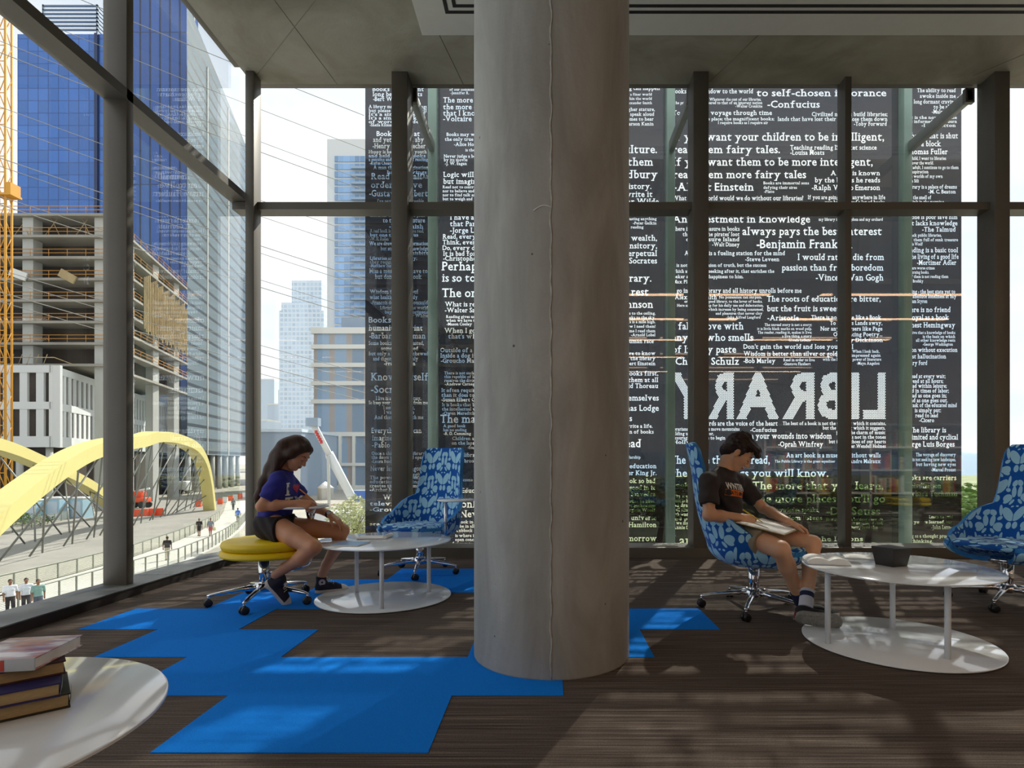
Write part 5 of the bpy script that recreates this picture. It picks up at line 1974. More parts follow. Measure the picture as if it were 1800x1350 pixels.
# ================================================================== people: bodies as one blended surface
class Field:
    """signed distance on a grid, shapes blended in one after the other, surface by dual cells"""
    def __init__(s, lo, hi, h):
        s.h, s.lo = h, np.array(lo, float)
        s.n = np.ceil((np.array(hi, float) - s.lo) / h).astype(int) + 1
        s.D = np.full(tuple(s.n), 0.3, np.float32)

    def region(s, lo, hi, pad):
        a = np.clip(np.floor((np.array(lo) - pad - s.lo) / s.h).astype(int), 0, s.n)
        b = np.clip(np.ceil((np.array(hi) + pad - s.lo) / s.h).astype(int) + 1, 0, s.n)
        if np.any(b <= a):
            return None, None
        ax = [s.lo[i] + s.h * np.arange(a[i], b[i]) for i in range(3)]
        return (slice(a[0], b[0]), slice(a[1], b[1]), slice(a[2], b[2])), ax

    def put(s, d, sl, k, op):
        D = s.D[sl]
        if op == 'add':
            hh = np.clip(0.5 + 0.5 * (D - d) / k, 0, 1)
            s.D[sl] = D + (d - D) * hh - k * hh * (1 - hh)
        else:
            d = -d
            hh = np.clip(0.5 - 0.5 * (D - d) / k, 0, 1)
            s.D[sl] = D + (d - D) * hh + k * hh * (1 - hh)

    def cone(s, a, b, ra, rb, k=0.01, op='add', clip=None, grow=0.0):
        a, b = np.array(a, float), np.array(b, float)
        ra, rb = ra + grow, rb + grow
        r = max(ra, rb)
        sl, ax = s.region(np.minimum(a, b) - r, np.maximum(a, b) + r, k + 3 * s.h)
        if sl is None: return
        X, Y, Z = np.meshgrid(*ax, indexing='ij')
        ab = b - a
        L2 = max(1e-9, float(ab @ ab))
        t = np.clip(((X - a[0]) * ab[0] + (Y - a[1]) * ab[1] + (Z - a[2]) * ab[2]) / L2, 0, 1)
        d = np.sqrt((X - a[0] - t * ab[0]) ** 2 + (Y - a[1] - t * ab[1]) ** 2 + (Z - a[2] - t * ab[2]) ** 2) - (ra + (rb - ra) * t)
        for p, n in (clip or []):
            d = np.maximum(d, (X - p[0]) * n[0] + (Y - p[1]) * n[1] + (Z - p[2]) * n[2])
        s.put(d.astype(np.float32), sl, k, op)

    def ell(s, c, R, rad, k=0.01, op='add', clip=None, grow=0.0):
        """ellipsoid; R: 3x3, columns are its axes"""
        c, rad, R = np.array(c, float), np.array(rad, float) + grow, np.array(R, float)
        ext = np.sqrt(((R * rad) ** 2).sum(axis=1))
        sl, ax = s.region(c - ext, c + ext, k + 3 * s.h)
        if sl is None: return
        X, Y, Z = np.meshgrid(*ax, indexing='ij')
        q = [((X - c[0]) * R[0, i] + (Y - c[1]) * R[1, i] + (Z - c[2]) * R[2, i]) for i in range(3)]
        k0 = np.sqrt(sum((q[i] / rad[i]) ** 2 for i in range(3)))
        k1 = np.sqrt(sum((q[i] / rad[i] ** 2) ** 2 for i in range(3))) + 1e-6
        d = k0 * (k0 - 1) / k1
        for p, n in (clip or []):
            d = np.maximum(d, (X - p[0]) * n[0] + (Y - p[1]) * n[1] + (Z - p[2]) * n[2])
        s.put(d.astype(np.float32), sl, k, op)

    def cut(s, p, n, k=0.004):
        ax = [s.lo[i] + s.h * np.arange(s.n[i]) for i in range(3)]
        d = (ax[0] - p[0])[:, None, None] * n[0] + (ax[1] - p[1])[None, :, None] * n[1] + (ax[2] - p[2])[None, None, :] * n[2]
        s.put(-d.astype(np.float32), (slice(None),) * 3, k, 'sub')

    def ripple(s, fn):
        ax = [s.lo[i] + s.h * np.arange(s.n[i]) for i in range(3)]
        X, Y, Z = np.meshgrid(*ax, indexing='ij', sparse=True)
        s.D += fn(X, Y, Z).astype(np.float32)

    def surface(s, smooth=2):
        D, h = s.D, s.h
        ins = D < 0
        n = D.shape
        cn = (n[0] - 1, n[1] - 1, n[2] - 1)
        acc = np.zeros(cn + (3,), np.float32)
        cnt = np.zeros(cn, np.int16)
        def sub(A, o): return A[o[0]:o[0] + cn[0], o[1]:o[1] + cn[1], o[2]:o[2] + cn[2]]
        for axis in range(3):
            for u in (0, 1):
                for v in (0, 1):
                    o = [0, 0, 0]
                    oth = [i for i in range(3) if i != axis]
                    o[oth[0]], o[oth[1]] = u, v
                    o2 = list(o); o2[axis] += 1
                    d0, d1 = sub(D, o), sub(D, o2)
                    cr = (d0 < 0) != (d1 < 0)
                    t = np.where(cr, d0 / np.where(cr, d0 - d1, 1), 0)
                    acc[..., axis] += np.where(cr, t, 0)
                    acc[..., oth[0]] += np.where(cr, u, 0)
                    acc[..., oth[1]] += np.where(cr, v, 0)
                    cnt += cr
        act = cnt > 0
        idx = np.full(cn, -1, np.int64)
        ii = np.argwhere(act)
        idx[act] = np.arange(len(ii))
        V = s.lo + h * (ii + acc[act] / cnt[act][:, None])
        faces = []
        for axis in range(3):
            u, v = [(1, 2), (2, 0), (0, 1)][axis]
            sl0 = [slice(None)] * 3; sl1 = [slice(None)] * 3
            sl0[axis] = slice(0, -1); sl1[axis] = slice(1, None)
            a, b = ins[tuple(sl0)], ins[tuple(sl1)]
            e = np.argwhere(a != b)
            ok = (e[:, u] > 0) & (e[:, v] > 0) & (e[:, u] < cn[u]) & (e[:, v] < cn[v])
            e = e[ok]
            if not len(e): continue
            sg = a[tuple(e.T)]
            def at(du, dv):
                q = e.copy(); q[:, u] -= du; q[:, v] -= dv
                return idx[tuple(q.T)]
            q = np.stack([at(1, 1), at(0, 1), at(0, 0), at(1, 0)], axis=1)
            q[~sg] = q[~sg][:, ::-1]
            faces.append(q)
        Fq = np.concatenate(faces)
        for _ in range(smooth):
            S = np.zeros_like(V); C_ = np.zeros(len(V))
            for i in range(4):
                a, b = Fq[:, i], Fq[:, (i + 1) % 4]
                np.add.at(S, a, V[b]); np.add.at(C_, a, 1)
                np.add.at(S, b, V[a]); np.add.at(C_, b, 1)
            V = V * 0.5 + 0.5 * S / np.maximum(C_, 1)[:, None]
        return V, Fq

    def build(s, name, mats, parent, pick=None, smooth=2):
        V, Fq = s.surface(smooth)
        me = bpy.data.meshes.new(name)
        me.vertices.add(len(V)); me.vertices.foreach_set('co', V.astype(np.float32).ravel())
        me.loops.add(len(Fq) * 4); me.loops.foreach_set('vertex_index', Fq.astype(np.int32).ravel())
        me.polygons.add(len(Fq))
        me.polygons.foreach_set('loop_start', np.arange(0, len(Fq) * 4, 4, dtype=np.int32))
        for m in (mats if isinstance(mats, (list, tuple)) else [mats]): me.materials.append(m)
        me.update(calc_edges=True)
        me.polygons.foreach_set('use_smooth', [True] * len(Fq))
        if pick is not None:
            me.polygons.foreach_set('material_index', pick(V[Fq].mean(axis=1)).astype(np.int32))
        me.validate()
        o = bpy.data.objects.new(name, me)
        COL.objects.link(o)
        if parent is not None:
            o.parent = parent
            o.matrix_parent_inverse = parent.matrix_basis.inverted()
        return o

def V3(*a): return np.array(a, float)
def nrm(v):
    v = np.array(v, float)
    return v / np.linalg.norm(v)
def frame(fwd, up):
    """columns forward, left, up"""
    f = nrm(fwd); l = nrm(np.cross(up, f)); u = np.cross(f, l)
    return np.stack([f, l, u], axis=1)
def PV(px, py, Y): return np.array(P(px, py, Y))

def hand_prims(W, Fd, Nd, Td, s, curl, spread=0.0, thumb=(0.55, 0.75, 0.35), tcurl=0.4):
    """W wrist, Fd towards the fingers, Nd out of the palm, Td thumb side; curl: one angle list per finger"""
    Fd, Td = nrm(Fd), nrm(Td)
    Nd = nrm(Nd - Fd * np.dot(Nd, Fd)); Td = nrm(Td - Fd * np.dot(Td, Fd) - Nd * np.dot(Td, Nd))
    out = []
    offs = (0.030, 0.010, -0.010, -0.028)
    lens = ((0.040, 0.025, 0.020), (0.044, 0.028, 0.021), (0.041, 0.026, 0.020), (0.032, 0.020, 0.018))
    kl = (0.084, 0.087, 0.082, 0.074)
    for i in range(4):
        kn = W + (Fd * kl[i] + Td * offs[i]) * s
        out.append((W + Td * offs[i] * 0.62 * s + Fd * 0.008 * s, kn, 0.0155 * s, 0.0115 * s, 0.012))
    for i in range(4):
        p = W + (Fd * kl[i] + Td * offs[i]) * s
        ang = 0.0
        side = Td * spread * (1.5 - i) * 0.35
        for j in range(3):
            ang += curl[i][j]
            d = nrm(Fd * math.cos(ang) + Nd * math.sin(ang) + side)
            q = p + d * lens[i][j] * s
            out.append((p, q, (0.0098, 0.0088, 0.0078)[j] * s, (0.0088, 0.0078, 0.0066)[j] * s, 0.0035))
            p = q
    p = W + (Fd * 0.022 + Td * 0.018 + Nd * 0.006) * s
    d = nrm(Fd * thumb[0] + Td * thumb[1] + Nd * thumb[2])
    for j, (ln, r0, r1) in enumerate(((0.042, 0.0145, 0.0115), (0.032, 0.0112, 0.0098), (0.026, 0.0098, 0.0080))):
        q = p + d * ln * s
        out.append((p, q, r0 * s, r1 * s, 0.006))
        p = q
        d = nrm(d + (Fd * 0.6 + Nd * 0.4) * tcurl)
    return out

def head_put(fd, c, R, s):
    """a head with brow, sockets, lids, nose, lips, chin, ears"""
    def g(x, y, z): return c + R @ (np.array([x, y, z]) * s)
    def e(p, r, k=0.012, op='add', Rm=None): fd.ell(g(*p), R if Rm is None else Rm, np.array(r) * s, k, op)
    e((-0.012, 0, 0.036), (0.094, 0.073, 0.084))
    e((0.030, 0, -0.030), (0.056, 0.055, 0.076), 0.025)
    e((0.058, 0, -0.086), (0.024, 0.024, 0.020), 0.02)
    for sy in (-1, 1):
        e((0.048, 0.036 * sy, -0.018), (0.030, 0.026, 0.028), 0.02)
        fd.cone(g(0.0, 0.056 * sy, -0.035), g(0.045, 0.026 * sy, -0.088), 0.016 * s, 0.014 * s, 0.02)
    e((0.071, 0, 0.032), (0.017, 0.050, 0.013), 0.015)
    for sy in (-1, 1):
        e((0.094, 0.031 * sy, 0.008), (0.016, 0.018, 0.013), 0.008, 'sub')
        e((0.072, 0.031 * sy, 0.007), (0.0145, 0.0155, 0.0125), 0.004)
    fd.cone(g(0.080, 0, 0.020), g(0.103, 0, -0.022), 0.0075 * s, 0.0105 * s, 0.010)
    e((0.101, 0, -0.026), (0.012, 0.011, 0.009), 0.006)
    for sy in (-1, 1): e((0.092, 0.011 * sy, -0.030), (0.009, 0.007, 0.007), 0.005)
    e((0.086, 0, -0.050), (0.011, 0.021, 0.0065), 0.005)
    e((0.084, 0, -0.062), (0.011, 0.018, 0.0070), 0.005)
    for sy in (-1, 1):
        e((-0.006, 0.074 * sy, -0.004), (0.018, 0.009, 0.030), 0.004)
        e((0.0, 0.082 * sy, -0.002), (0.010, 0.006, 0.018), 0.004, 'sub')

def limb(fd, pts, k=0.02, grow=0.0):
    for (a, ra), (b, rb) in zip(pts, pts[1:]):
        fd.cone(a, b, ra, rb, k, grow=grow)

def torso(fd, J, s, grow=0.0, k=0.03, upto=True):
    l = J['left']
    pv, ws, ch, nk = J['pelvis'], J['waist'], J['chest'], J['neck']
    for sg in (-1, 1):
        fd.cone(pv + l * 0.070 * sg * s, ws + l * 0.050 * sg * s, 0.098 * s, 0.084 * s, k, grow=grow)
        fd.cone(ws + l * 0.050 * sg * s, ch + l * 0.066 * sg * s, 0.084 * s, 0.088 * s, k, grow=grow)
        sh = J['shR'] if sg < 0 else J['shL']
        fd.cone(ch + l * 0.066 * sg * s, ch * 0.25 + sh * 0.55 + nk * 0.2, 0.088 * s, 0.052 * s, k, grow=grow)
        fd.cone(nk - (nk - ch) * 0.12, sh, 0.042 * s, 0.044 * s, k, grow=grow)
    fd.cone(ch, nk, 0.080 * s, 0.05 * s, k, grow=grow)

def shoe_matrix(heel, toe, up):
    f = nrm(toe - heel)
    R = frame(f, up)
    return R

def skin_mat(name, a, b):
    m, t = new_mat(name)
    o = N(t, 'ShaderNodeOutputMaterial')
    p = N(t, 'ShaderNodeBsdfPrincipled', i_Roughness=0.5)
    p.inputs['Subsurface Weight'].default_value = 0.12
    p.inputs['Subsurface Radius'].default_value = (0.012, 0.005, 0.003)
    p.inputs['Subsurface Scale'].default_value = 0.6
    tc = N(t, 'ShaderNodeTexCoord')
    n = N(t, 'ShaderNodeTexNoise', i_Scale=9.0, i_Detail=4.0)
    L(t, tc.outputs['Object'], n.inputs['Vector'])
    L(t, mixc(t, n.outputs['Fac'], lin(a), lin(b)), p.inputs['Base Color'])
    L(t, p.outputs[0], o.inputs[0])
    return m
def hair_mat(name, a, b, st=(1, 1, 1)):
    m, t = new_mat(name)
    o = N(t, 'ShaderNodeOutputMaterial')
    p = N(t, 'ShaderNodeBsdfPrincipled', i_Roughness=0.5)
    p.inputs['Specular IOR Level'].default_value = 0.3
    tc = N(t, 'ShaderNodeTexCoord')
    mp = N(t, 'ShaderNodeMapping')
    mp.inputs['Scale'].default_value = st
    L(t, tc.outputs['Object'], mp.inputs['Vector'])
    n = N(t, 'ShaderNodeTexNoise', i_Scale=60.0, i_Detail=3.0)
    L(t, mp.outputs[0], n.inputs['Vector'])
    L(t, mixc(t, n.outputs['Fac'], lin(a), lin(b)), p.inputs['Base Color'])
    bp = N(t, 'ShaderNodeBump', i_Strength=0.6, i_Distance=0.004)
    L(t, n.outputs['Fac'], bp.inputs['Height'])
    L(t, bp.outputs[0], p.inputs['Normal'])
    L(t, p.outputs[0], o.inputs[0])
    return m
M['skin'] = skin_mat('tan_skin', '#bd825d', '#cd9370')
M['skin2'] = skin_mat('warm_skin', '#d29c78', '#deab88')
M['lips'] = mat('lip_skin', '#a05a4e', 0.45)
M['hairg'] = hair_mat('dark_brown_long_hair', '#1b100b', '#4a2c18', (1.0, 1.0, 0.08))
M['hairb'] = hair_mat('dark_brown_short_hair', '#150d09', '#38221a', (0.6, 1, 0.6))
M['lash'] = mat('lash_and_brow', (0.02, 0.012, 0.009, 1), 0.7)
M['blueshirt'] = mat('indigo_jersey', '#2b2c86', 0.85, var=0.08, vscale=30, bump=0.15, bscale=200)
M['charshirt'] = mat('charcoal_jersey', '#37302f', 0.88, var=0.08, vscale=30, bump=0.15, bscale=200)
M['blackshort'] = mat('black_shorts_cloth', '#1d1517', 0.85, var=0.1, bump=0.2, bscale=120)
M['khaki'] = mat('khaki_shorts_cloth', '#8d8068', 0.85, var=0.08, bump=0.2, bscale=160)
M['navycanvas'] = mat('dark_navy_canvas', '#23222f', 0.85, bump=0.2, bscale=300)
M['rubber'] = mat('off_white_rubber', '#cfc8bb', 0.55, var=0.05)
M['lace'] = mat('cream_lace', '#c9c0a6', 0.8)
M['sockw'] = mat('white_sock', '#c9c6cf', 0.85)
M['print'] = mat('white_shirt_print', (0.86, 0.85, 0.82, 1), 0.7)
M['sockn'] = mat('navy_sock_stripe', '#1b1f45', 0.85)
M['greysole'] = mat('grey_rubber_sole', '#8d8880', 0.7, var=0.15, vscale=60)
M['blackknit'] = mat('black_knit_shoe', '#221d1e', 0.85)
M['pencil'] = mat('orange_pencil', '#e58a1c', 0.4)

def put_all(fd, prims, grow=0.0):
    for a, b, ra, rb, k in prims:
        fd.cone(a, b, ra, rb, k, grow=grow)

def tri_text(text, bold=0.02, slab=True):
    V2, F2, u0, u1 = set_line(text, bold, slab)
    return V2, F2, u1

def decal(name, target, V2, F2, origin, ux, uy, d, m, parent, lift=0.0025, sub=2):
    """flat print laid on to cloth: every point is dropped on the target along d"""
    me0 = target.data
    bvh = BVHTree.FromPolygons([v.co[:] for v in me0.vertices], [tuple(p.vertices) for p in me0.polygons])
    bm = bmesh.new()
    vs = [bm.verts.new((x, y, 0)) for x, y in V2]
    for f in F2:
        try: bm.faces.new([vs[i] for i in f])
        except ValueError: pass
    for _ in range(sub):
        bmesh.ops.subdivide_edges(bm, edges=[e for e in bm.edges if e.calc_length() > 0.006], cuts=1)
    d = Vector(d).normalized()
    for v in bm.verts:
        p = Vector(origin) + Vector(ux) * v.co.x + Vector(uy) * v.co.y
        hit, n_, _, _ = bvh.ray_cast(p - d * 0.4, d)
        v.co = (hit - d * lift) if hit is not None else p
    bmesh.ops.triangulate(bm, faces=bm.faces[:])
    me = bpy.data.meshes.new(name)
    bm.to_mesh(me); bm.free()
    me.materials.append(m)
    o = bpy.data.objects.new(name, me)
    COL.objects.link(o)
    o.parent = parent
    o.matrix_parent_inverse = parent.matrix_basis.inverted() if parent.parent is None else Matrix()
    return o
def attach(o, root):
    o.parent = root
    o.matrix_parent_inverse = root.matrix_basis.inverted()
    return o

def face_marks(c, R, s, root, hm, wide=1.0):
    """brows and closed lash lines"""
    def g(x, y, z): return Vector(c + R @ (np.array([x, y, z]) * s))
    mb = MB()
    for sy in (-1, 1):
        mb.tube([g(0.0855, 0.014 * sy, 0.029), g(0.0875, 0.026 * sy, 0.034), g(0.080, 0.040 * sy, 0.033), g(0.070, 0.049 * sy, 0.028)], [0.0022 * wide, 0.0032 * wide, 0.003 * wide, 0.0015], 6)
    attach(mb.build('eyebrows', hm), root)
    mb = MB()
    for sy in (-1, 1):
        mb.tube([g(0.0815, 0.018 * sy, 0.002), g(0.0868, 0.027 * sy, -0.0015), g(0.0855, 0.036 * sy, -0.001), g(0.0765, 0.046 * sy, 0.003)], [0.0010, 0.0018, 0.0018, 0.0010], 6)
    attach(mb.build('eyelashes', M['lash']), root)

def lips_pick(c, R, s):
    def f(Cn):
        q = ((Cn - c) @ R) / s
        d = ((q[:, 0] - 0.088) / 0.016) ** 2 + (q[:, 1] / 0.021) ** 2 + ((q[:, 2] + 0.056) / 0.0105) ** 2
        return (d < 1).astype(int)
    return f

def sneaker(root, name, heel, toe, up, high=True, upper=None, L_=0.25, w=1.0, sole_mat=None, label=None):
    heel, toe = np.array(heel, float), np.array(toe, float)
    R = frame(toe - heel, up)
    def g(x, y, z): return heel + R @ np.array([x, y, z])
    pts = [g(x, y, z) for x in (-0.03, L_ + 0.03) for y in (-0.07, 0.07) for z in (-0.02, 0.17)]
    fd = Field(np.min(pts, axis=0), np.max(pts, axis=0), 0.0034)
    bot = [(g(0, 0, 0.0), R @ np.array([0, 0, -1.0]))]
    flat = bot + [(g(0, 0, 0.026), R @ np.array([0, 0, 1.0]))]
    fd.cone(g(0.040, 0, 0.014), g(L_ - 0.048, 0.003, 0.014), 0.0395 * w, 0.0475 * w, 0.004, clip=flat)
    fd.ell(g(0.050, 0, 0.045), R, (0.047, 0.034 * w, 0.050), 0.012, clip=bot)
    fd.cone(g(0.060, 0, 0.050), g(0.150, 0, 0.040), 0.034 * w, 0.034 * w, 0.02, clip=bot)
    fd.ell(g(L_ - 0.070, 0.002, 0.024), R, (0.066, 0.043 * w, 0.032), 0.02, clip=bot)
    top = 0.132 if high else 0.082
    fd.cone(g(0.052, 0, 0.055), g(0.044, 0, top + 0.02), 0.039 * w, 0.038 * w, 0.02, clip=[(g(0, 0, top), R @ np.array([0.15, 0, 1.0]))])
    def pick(Cn):
        q = (Cn - heel) @ R
        return ((q[:, 2] < 0.0265) | ((q[:, 0] > L_ - 0.052) & (q[:, 2] < 0.055) if high else (q[:, 2] < 0.0265))).astype(int)
    o = fd.build(name, [upper, sole_mat or M['rubber']], root, pick, 2)
    mb = MB()
    for i in range(6 if high else 4):
        x = 0.088 + i * 0.016
        z = 0.118 - i * 0.0135 if high else 0.088 - i * 0.007
        mb.tube([g(x, -0.024, z - 0.012), g(x + 0.004, 0, z + 0.002 - 0.0), g(x + 0.006, 0.024, z - 0.014)], 0.0028, 6)
    if high:
        mb.tube([g(0.080, -0.012, 0.125), g(0.095, -0.035, 0.112), g(0.105, -0.036, 0.09), g(0.095, -0.012, 0.112)], 0.0024, 6)
    mb.build('laces', M['lace'], o)
    return o, g, R

def pencil(label, tip, tail, m, root=None):
    tip, tail = Vector(tip), Vector(tail)
    d = tail - tip
    p = thing('pencil', label, 'pencil', tip)
    MB().cyl(d * 0.12, d, 0.0042, n=8).build('barrel', m, p)
    MB().cyl((0, 0, 0), d * 0.13, 0.0004, 0.0042, n=8).build('point', M['paper_old'], p)
    return p

# ------------------------------------------------------------------ girl on the yellow stool
def girl():
    root = thing('person', 'girl with long dark hair in blue T-shirt and black shorts writing at the stool tablet', 'person', (-2.0, 4.2, 0))
    s = 1.0
    J = dict(left=V3(0, 1, 0), pelvis=PV(480, 922, 4.22), waist=PV(486, 893, 4.22), chest=PV(493, 862, 4.21), neck=PV(500, 828, 4.21),
             shR=PV(489, 843, 4.065), shL=PV(506, 845, 4.36))
    hc = PV(520, 798, 4.19)
    p = math.radians(38)
    hf = nrm((math.cos(p), -0.10, -math.sin(p)))
    R = frame(hf, (math.sin(p), 0, math.cos(p)))
    elR, wrR = PV(460, 890, 4.01), PV(524, 884.5, 4.07)
    elL, wrL = PV(546, 888, 4.46), PV(580, 905, 4.35)
    hipR, hipL = PV(484, 926, 4.12), PV(487, 926, 4.31)
    knR, knL = PV(551, 962, 3.95), PV(601, 933, 4.38)
    anR, anL = PV(485, 1010, 4.06), PV(566, 1010, 4.50)
    fd = Field((-2.42, 3.70, 0.06), (-1.42, 4.66, 1.27), 0.0042)
    torso(fd, J, 0.88)
    fd.cone(J['neck'], hc + R @ V3(-0.030, 0, -0.050), 0.050, 0.044, 0.02)
    limb(fd, [(J['shR'], 0.044), (J['shR'] * 0.5 + elR * 0.5, 0.039), (elR, 0.036)])
    limb(fd, [(elR, 0.037), (elR * 0.65 + wrR * 0.35, 0.037), (wrR, 0.024)])
    limb(fd, [(J['shL'], 0.044), (J['shL'] * 0.5 + elL * 0.5, 0.039), (elL, 0.035)])
    limb(fd, [(elL, 0.036), (elL * 0.65 + wrL * 0.35, 0.034), (wrL, 0.024)])
    for hp, kn, an in ((hipR, knR, anR), (hipL, knL, anL)):
        limb(fd, [(hp, 0.088), (hp * 0.5 + kn * 0.5, 0.074), (kn, 0.053)], 0.02)
        cf = kn * 0.66 + an * 0.34 - nrm(np.cross(np.cross(an - kn, kn - hp), an - kn)) * (-0.012)
        limb(fd, [(kn, 0.050), (cf, 0.051), (an * 0.75 + kn * 0.25, 0.036), (an, 0.033)], 0.02)
    curlw = [[0.55, 0.75, 0.45], [0.85, 0.9, 0.6], [1.0, 1.0, 0.7], [1.05, 1.0, 0.7]]
    put_all(fd, hand_prims(wrR, V3(1, 0.10, -0.18), V3(0.1, 0.75, -0.65), V3(0, 0.65, 0.75), 0.92, curlw, 0, (0.75, 0.45, 0.45), 0.5))
    curlk = [[0.25, 0.40, 0.25], [0.28, 0.42, 0.28], [0.32, 0.45, 0.3], [0.38, 0.5, 0.3]]
    put_all(fd, hand_prims(wrL, V3(0.82, -0.16, -0.50), V3(-0.5, 0.15, -0.85), V3(0, -1, 0), 0.95, curlk, 0.16, (0.75, 0.6, 0.25), 0.2))
    head_put(fd, hc, R, s)
    fd.build('body', [M['skin'], M['lips']], root, lips_pick(hc, R, s))
    face_marks(hc, R, s, root, M['lash'])

    # T-shirt
    sf = Field((-2.40, 3.85, 0.52), (-1.70, 4.60, 1.10), 0.0046)
    torso(sf, J, 0.88, 0.013)
    for sh, el in ((J['shR'], elR), (J['shL'], elL)):
        d = nrm(el - sh)
        e = sh + d * 0.155
        sf.cone(sh, sh + d * 0.20, 0.056, 0.058, 0.03, clip=[(e, d)])
    sf.ripple(lambda X, Y, Z: 0.0035 * np.sin(70 * X + 45 * Z + 3 * np.sin(18 * Y)) * np.clip((0.86 - Z) * 8, 0, 1) + 0.002 * np.sin(95 * Z - 40 * X))
    sf.ell(J['neck'] + V3(0.022, 0, 0.052), np.eye(3), (0.080, 0.078, 0.062), 0.006, 'sub')
    sf.cut(V3(0, 0, 0.598), V3(0, 0, -1))
    shirt = sf.build('t_shirt', M['blueshirt'], root)
    # print on the chest: capital I and a heart, a second white line under it
    V2, F2, w = tri_text('I', 0.03)
    d = nrm((-0.55, 0.80, 0))
    ux = Vector((0.82, 0.57, 0)).normalized()
    uz = Vector((0, 0, 1))
    oI = P(503, 871, 4.08)
    decal('chest_letter', shirt, [(x * 0.125, y * 0.125) for x, y in V2], F2, oI, ux, uz, d, M['print'], root, 0.005)
    hv = [(0.0, 0.0)]
    for i in range(40):
        t_ = 2 * math.pi * i / 40
        hv.append((0.0023 * 16 * math.sin(t_) ** 3, 0.0023 * (13 * math.cos(t_) - 5 * math.cos(2 * t_) - 2 * math.cos(3 * t_) - math.cos(4 * t_))))
    decal('chest_heart', shirt, hv, [(0, i, i % 40 + 1) for i in range(1, 41)], oI + ux * 0.10 + uz * 0.045, ux, uz, d, mat('red_heart_print', '#b02a45', 0.7), root, 0.005)
    V2, F2, w = tri_text('TX', 0.03)
    decal('chest_lettering', shirt, [(x * 0.11, y * 0.11) for x, y in V2], F2, oI - uz * 0.095, ux, uz, d, M['print'], root, 0.005)

    # shorts
    of = Field((-2.40, 3.85, 0.36), (-1.65, 4.60, 0.72), 0.0046)
    l = J['left']
    for sg in (-1, 1):
        of.cone(J['pelvis'] + l * 0.066 * sg, J['waist'] + l * 0.045 * sg, 0.107, 0.100, 0.03)
    for hp, kn, t_ in ((hipR, knR, 0.10), (hipL, knL, 0.16)):
        d = nrm(kn - hp)
        of.cone(hp, hp + d * (t_ + 0.06), 0.104, 0.102, 0.03, clip=[(hp + d * t_, nrm(d + V3(0.15, 0, 0.5)))])
    of.ripple(lambda X, Y, Z: 0.003 * np.sin(80 * X + 60 * Z))
    of.cut(V3(0, 0, 0.640), V3(0, 0, 1))
    of.build('shorts', M['blackshort'], root)

    # long hair
    hf_ = Field((-2.42, 3.95, 0.72), (-1.72, 4.45, 1.30), 0.0046)
    def g(x, y, z): return hc + R @ (V3(x, y, z) * s)
    cut = [(g(0.066, 0, 0.060), R @ nrm((0.80, 0, -0.62)))]
    hf_.ell(g(-0.018, 0, 0.044), R, (0.104, 0.085, 0.092), 0.02, clip=cut)
    path = [(506, 787, 0.078), (494, 804, 0.066), (482, 824, 0.052), (469, 848, 0.040), (459, 872, 0.028), (454, 893, 0.012)]
    pts = [(PV(x, y, 4.20), r) for x, y, r in path]
    for yo in (-0.06, -0.02, 0.02, 0.06):
        q = [(a + V3(0, yo * (1 - 0.5 * i / 5), 0), r * 0.72) for i, (a, r) in enumerate(pts)]
        limb(hf_, q, 0.045)
    for sg in (-1, 1):
        limb(hf_, [(g(0.035, 0.070 * sg, 0.070), 0.022), (g(0.012, 0.082 * sg, 0.0), 0.024), (g(-0.035, 0.086 * sg, -0.07), 0.024), (PV(481, 838, 4.20 + 0.085 * sg), 0.022), (PV(470, 868, 4.20 + 0.075 * sg), 0.012)], 0.04)
    hf_.build('hair', M['hairg'], root, None, 5)

    # high-top sneakers
    sneaker(root, 'sneaker', PV(465, 1022, 4.07), PV(501, 1060, 4.15), V3(0.78, -0.10, 0.62), True, M['navycanvas'])
    o, g2, R2 = sneaker(root, 'sneaker', np.array(FL(553, 1043)), np.array(FL(606, 1037.5)), V3(0, 0, 1), True, M['navycanvas'], 0.25)
    mb = MB()
    c0, ax, uy, n_ = Vector(g2(0.050, -0.0395, 0.088)), Vector(R2[:, 0]), Vector(R2[:, 2]), -Vector(R2[:, 1])
    def disc(r, lift, mi, k=24, star=False):
        vs = [c0 + n_ * lift]
        for i in range(k):
            a = math.pi / 2 + 2 * math.pi * i / k
            rr = r * (0.42 if star and i % 2 else 1)
            vs.append(c0 + n_ * lift + ax * rr * math.cos(a) + uy * rr * math.sin(a))
        mb.add(vs, [(0, i, i % k + 1) for i in range(1, k + 1)], mi)
    disc(0.025, 0.001, 0); disc(0.021, 0.0016, 1); disc(0.0195, 0.0022, 0); disc(0.0135, 0.003, 1, 10, True)
    pt = mb.build('ankle_patch', [M['sockw'], M['navycanvas']], o)
    # wrist band and watch on the far arm
    ad = Vector(wrL - elL).normalized()
    w0 = Vector(wrL) - ad * 0.012
    wt = thing('wristwatch', 'small dark wristwatch on the girl\'s resting wrist', 'watch', w0)
    MB().cyl(-ad * 0.009, ad * 0.009, 0.030, 0.029, 20).build('strap', M['blackshort'], wt)
    MB().cyl(Vector((0.006, -0.024, 0.012)), Vector((0.008, -0.032, 0.016)), 0.014, n=16).build('watch_case', M['chrome'], wt)
    return root
G = girl()
pencil('orange pencil in the girl\'s writing hand', PV(556, 884, 4.15), PV(527, 860, 4.05), M['pencil'])

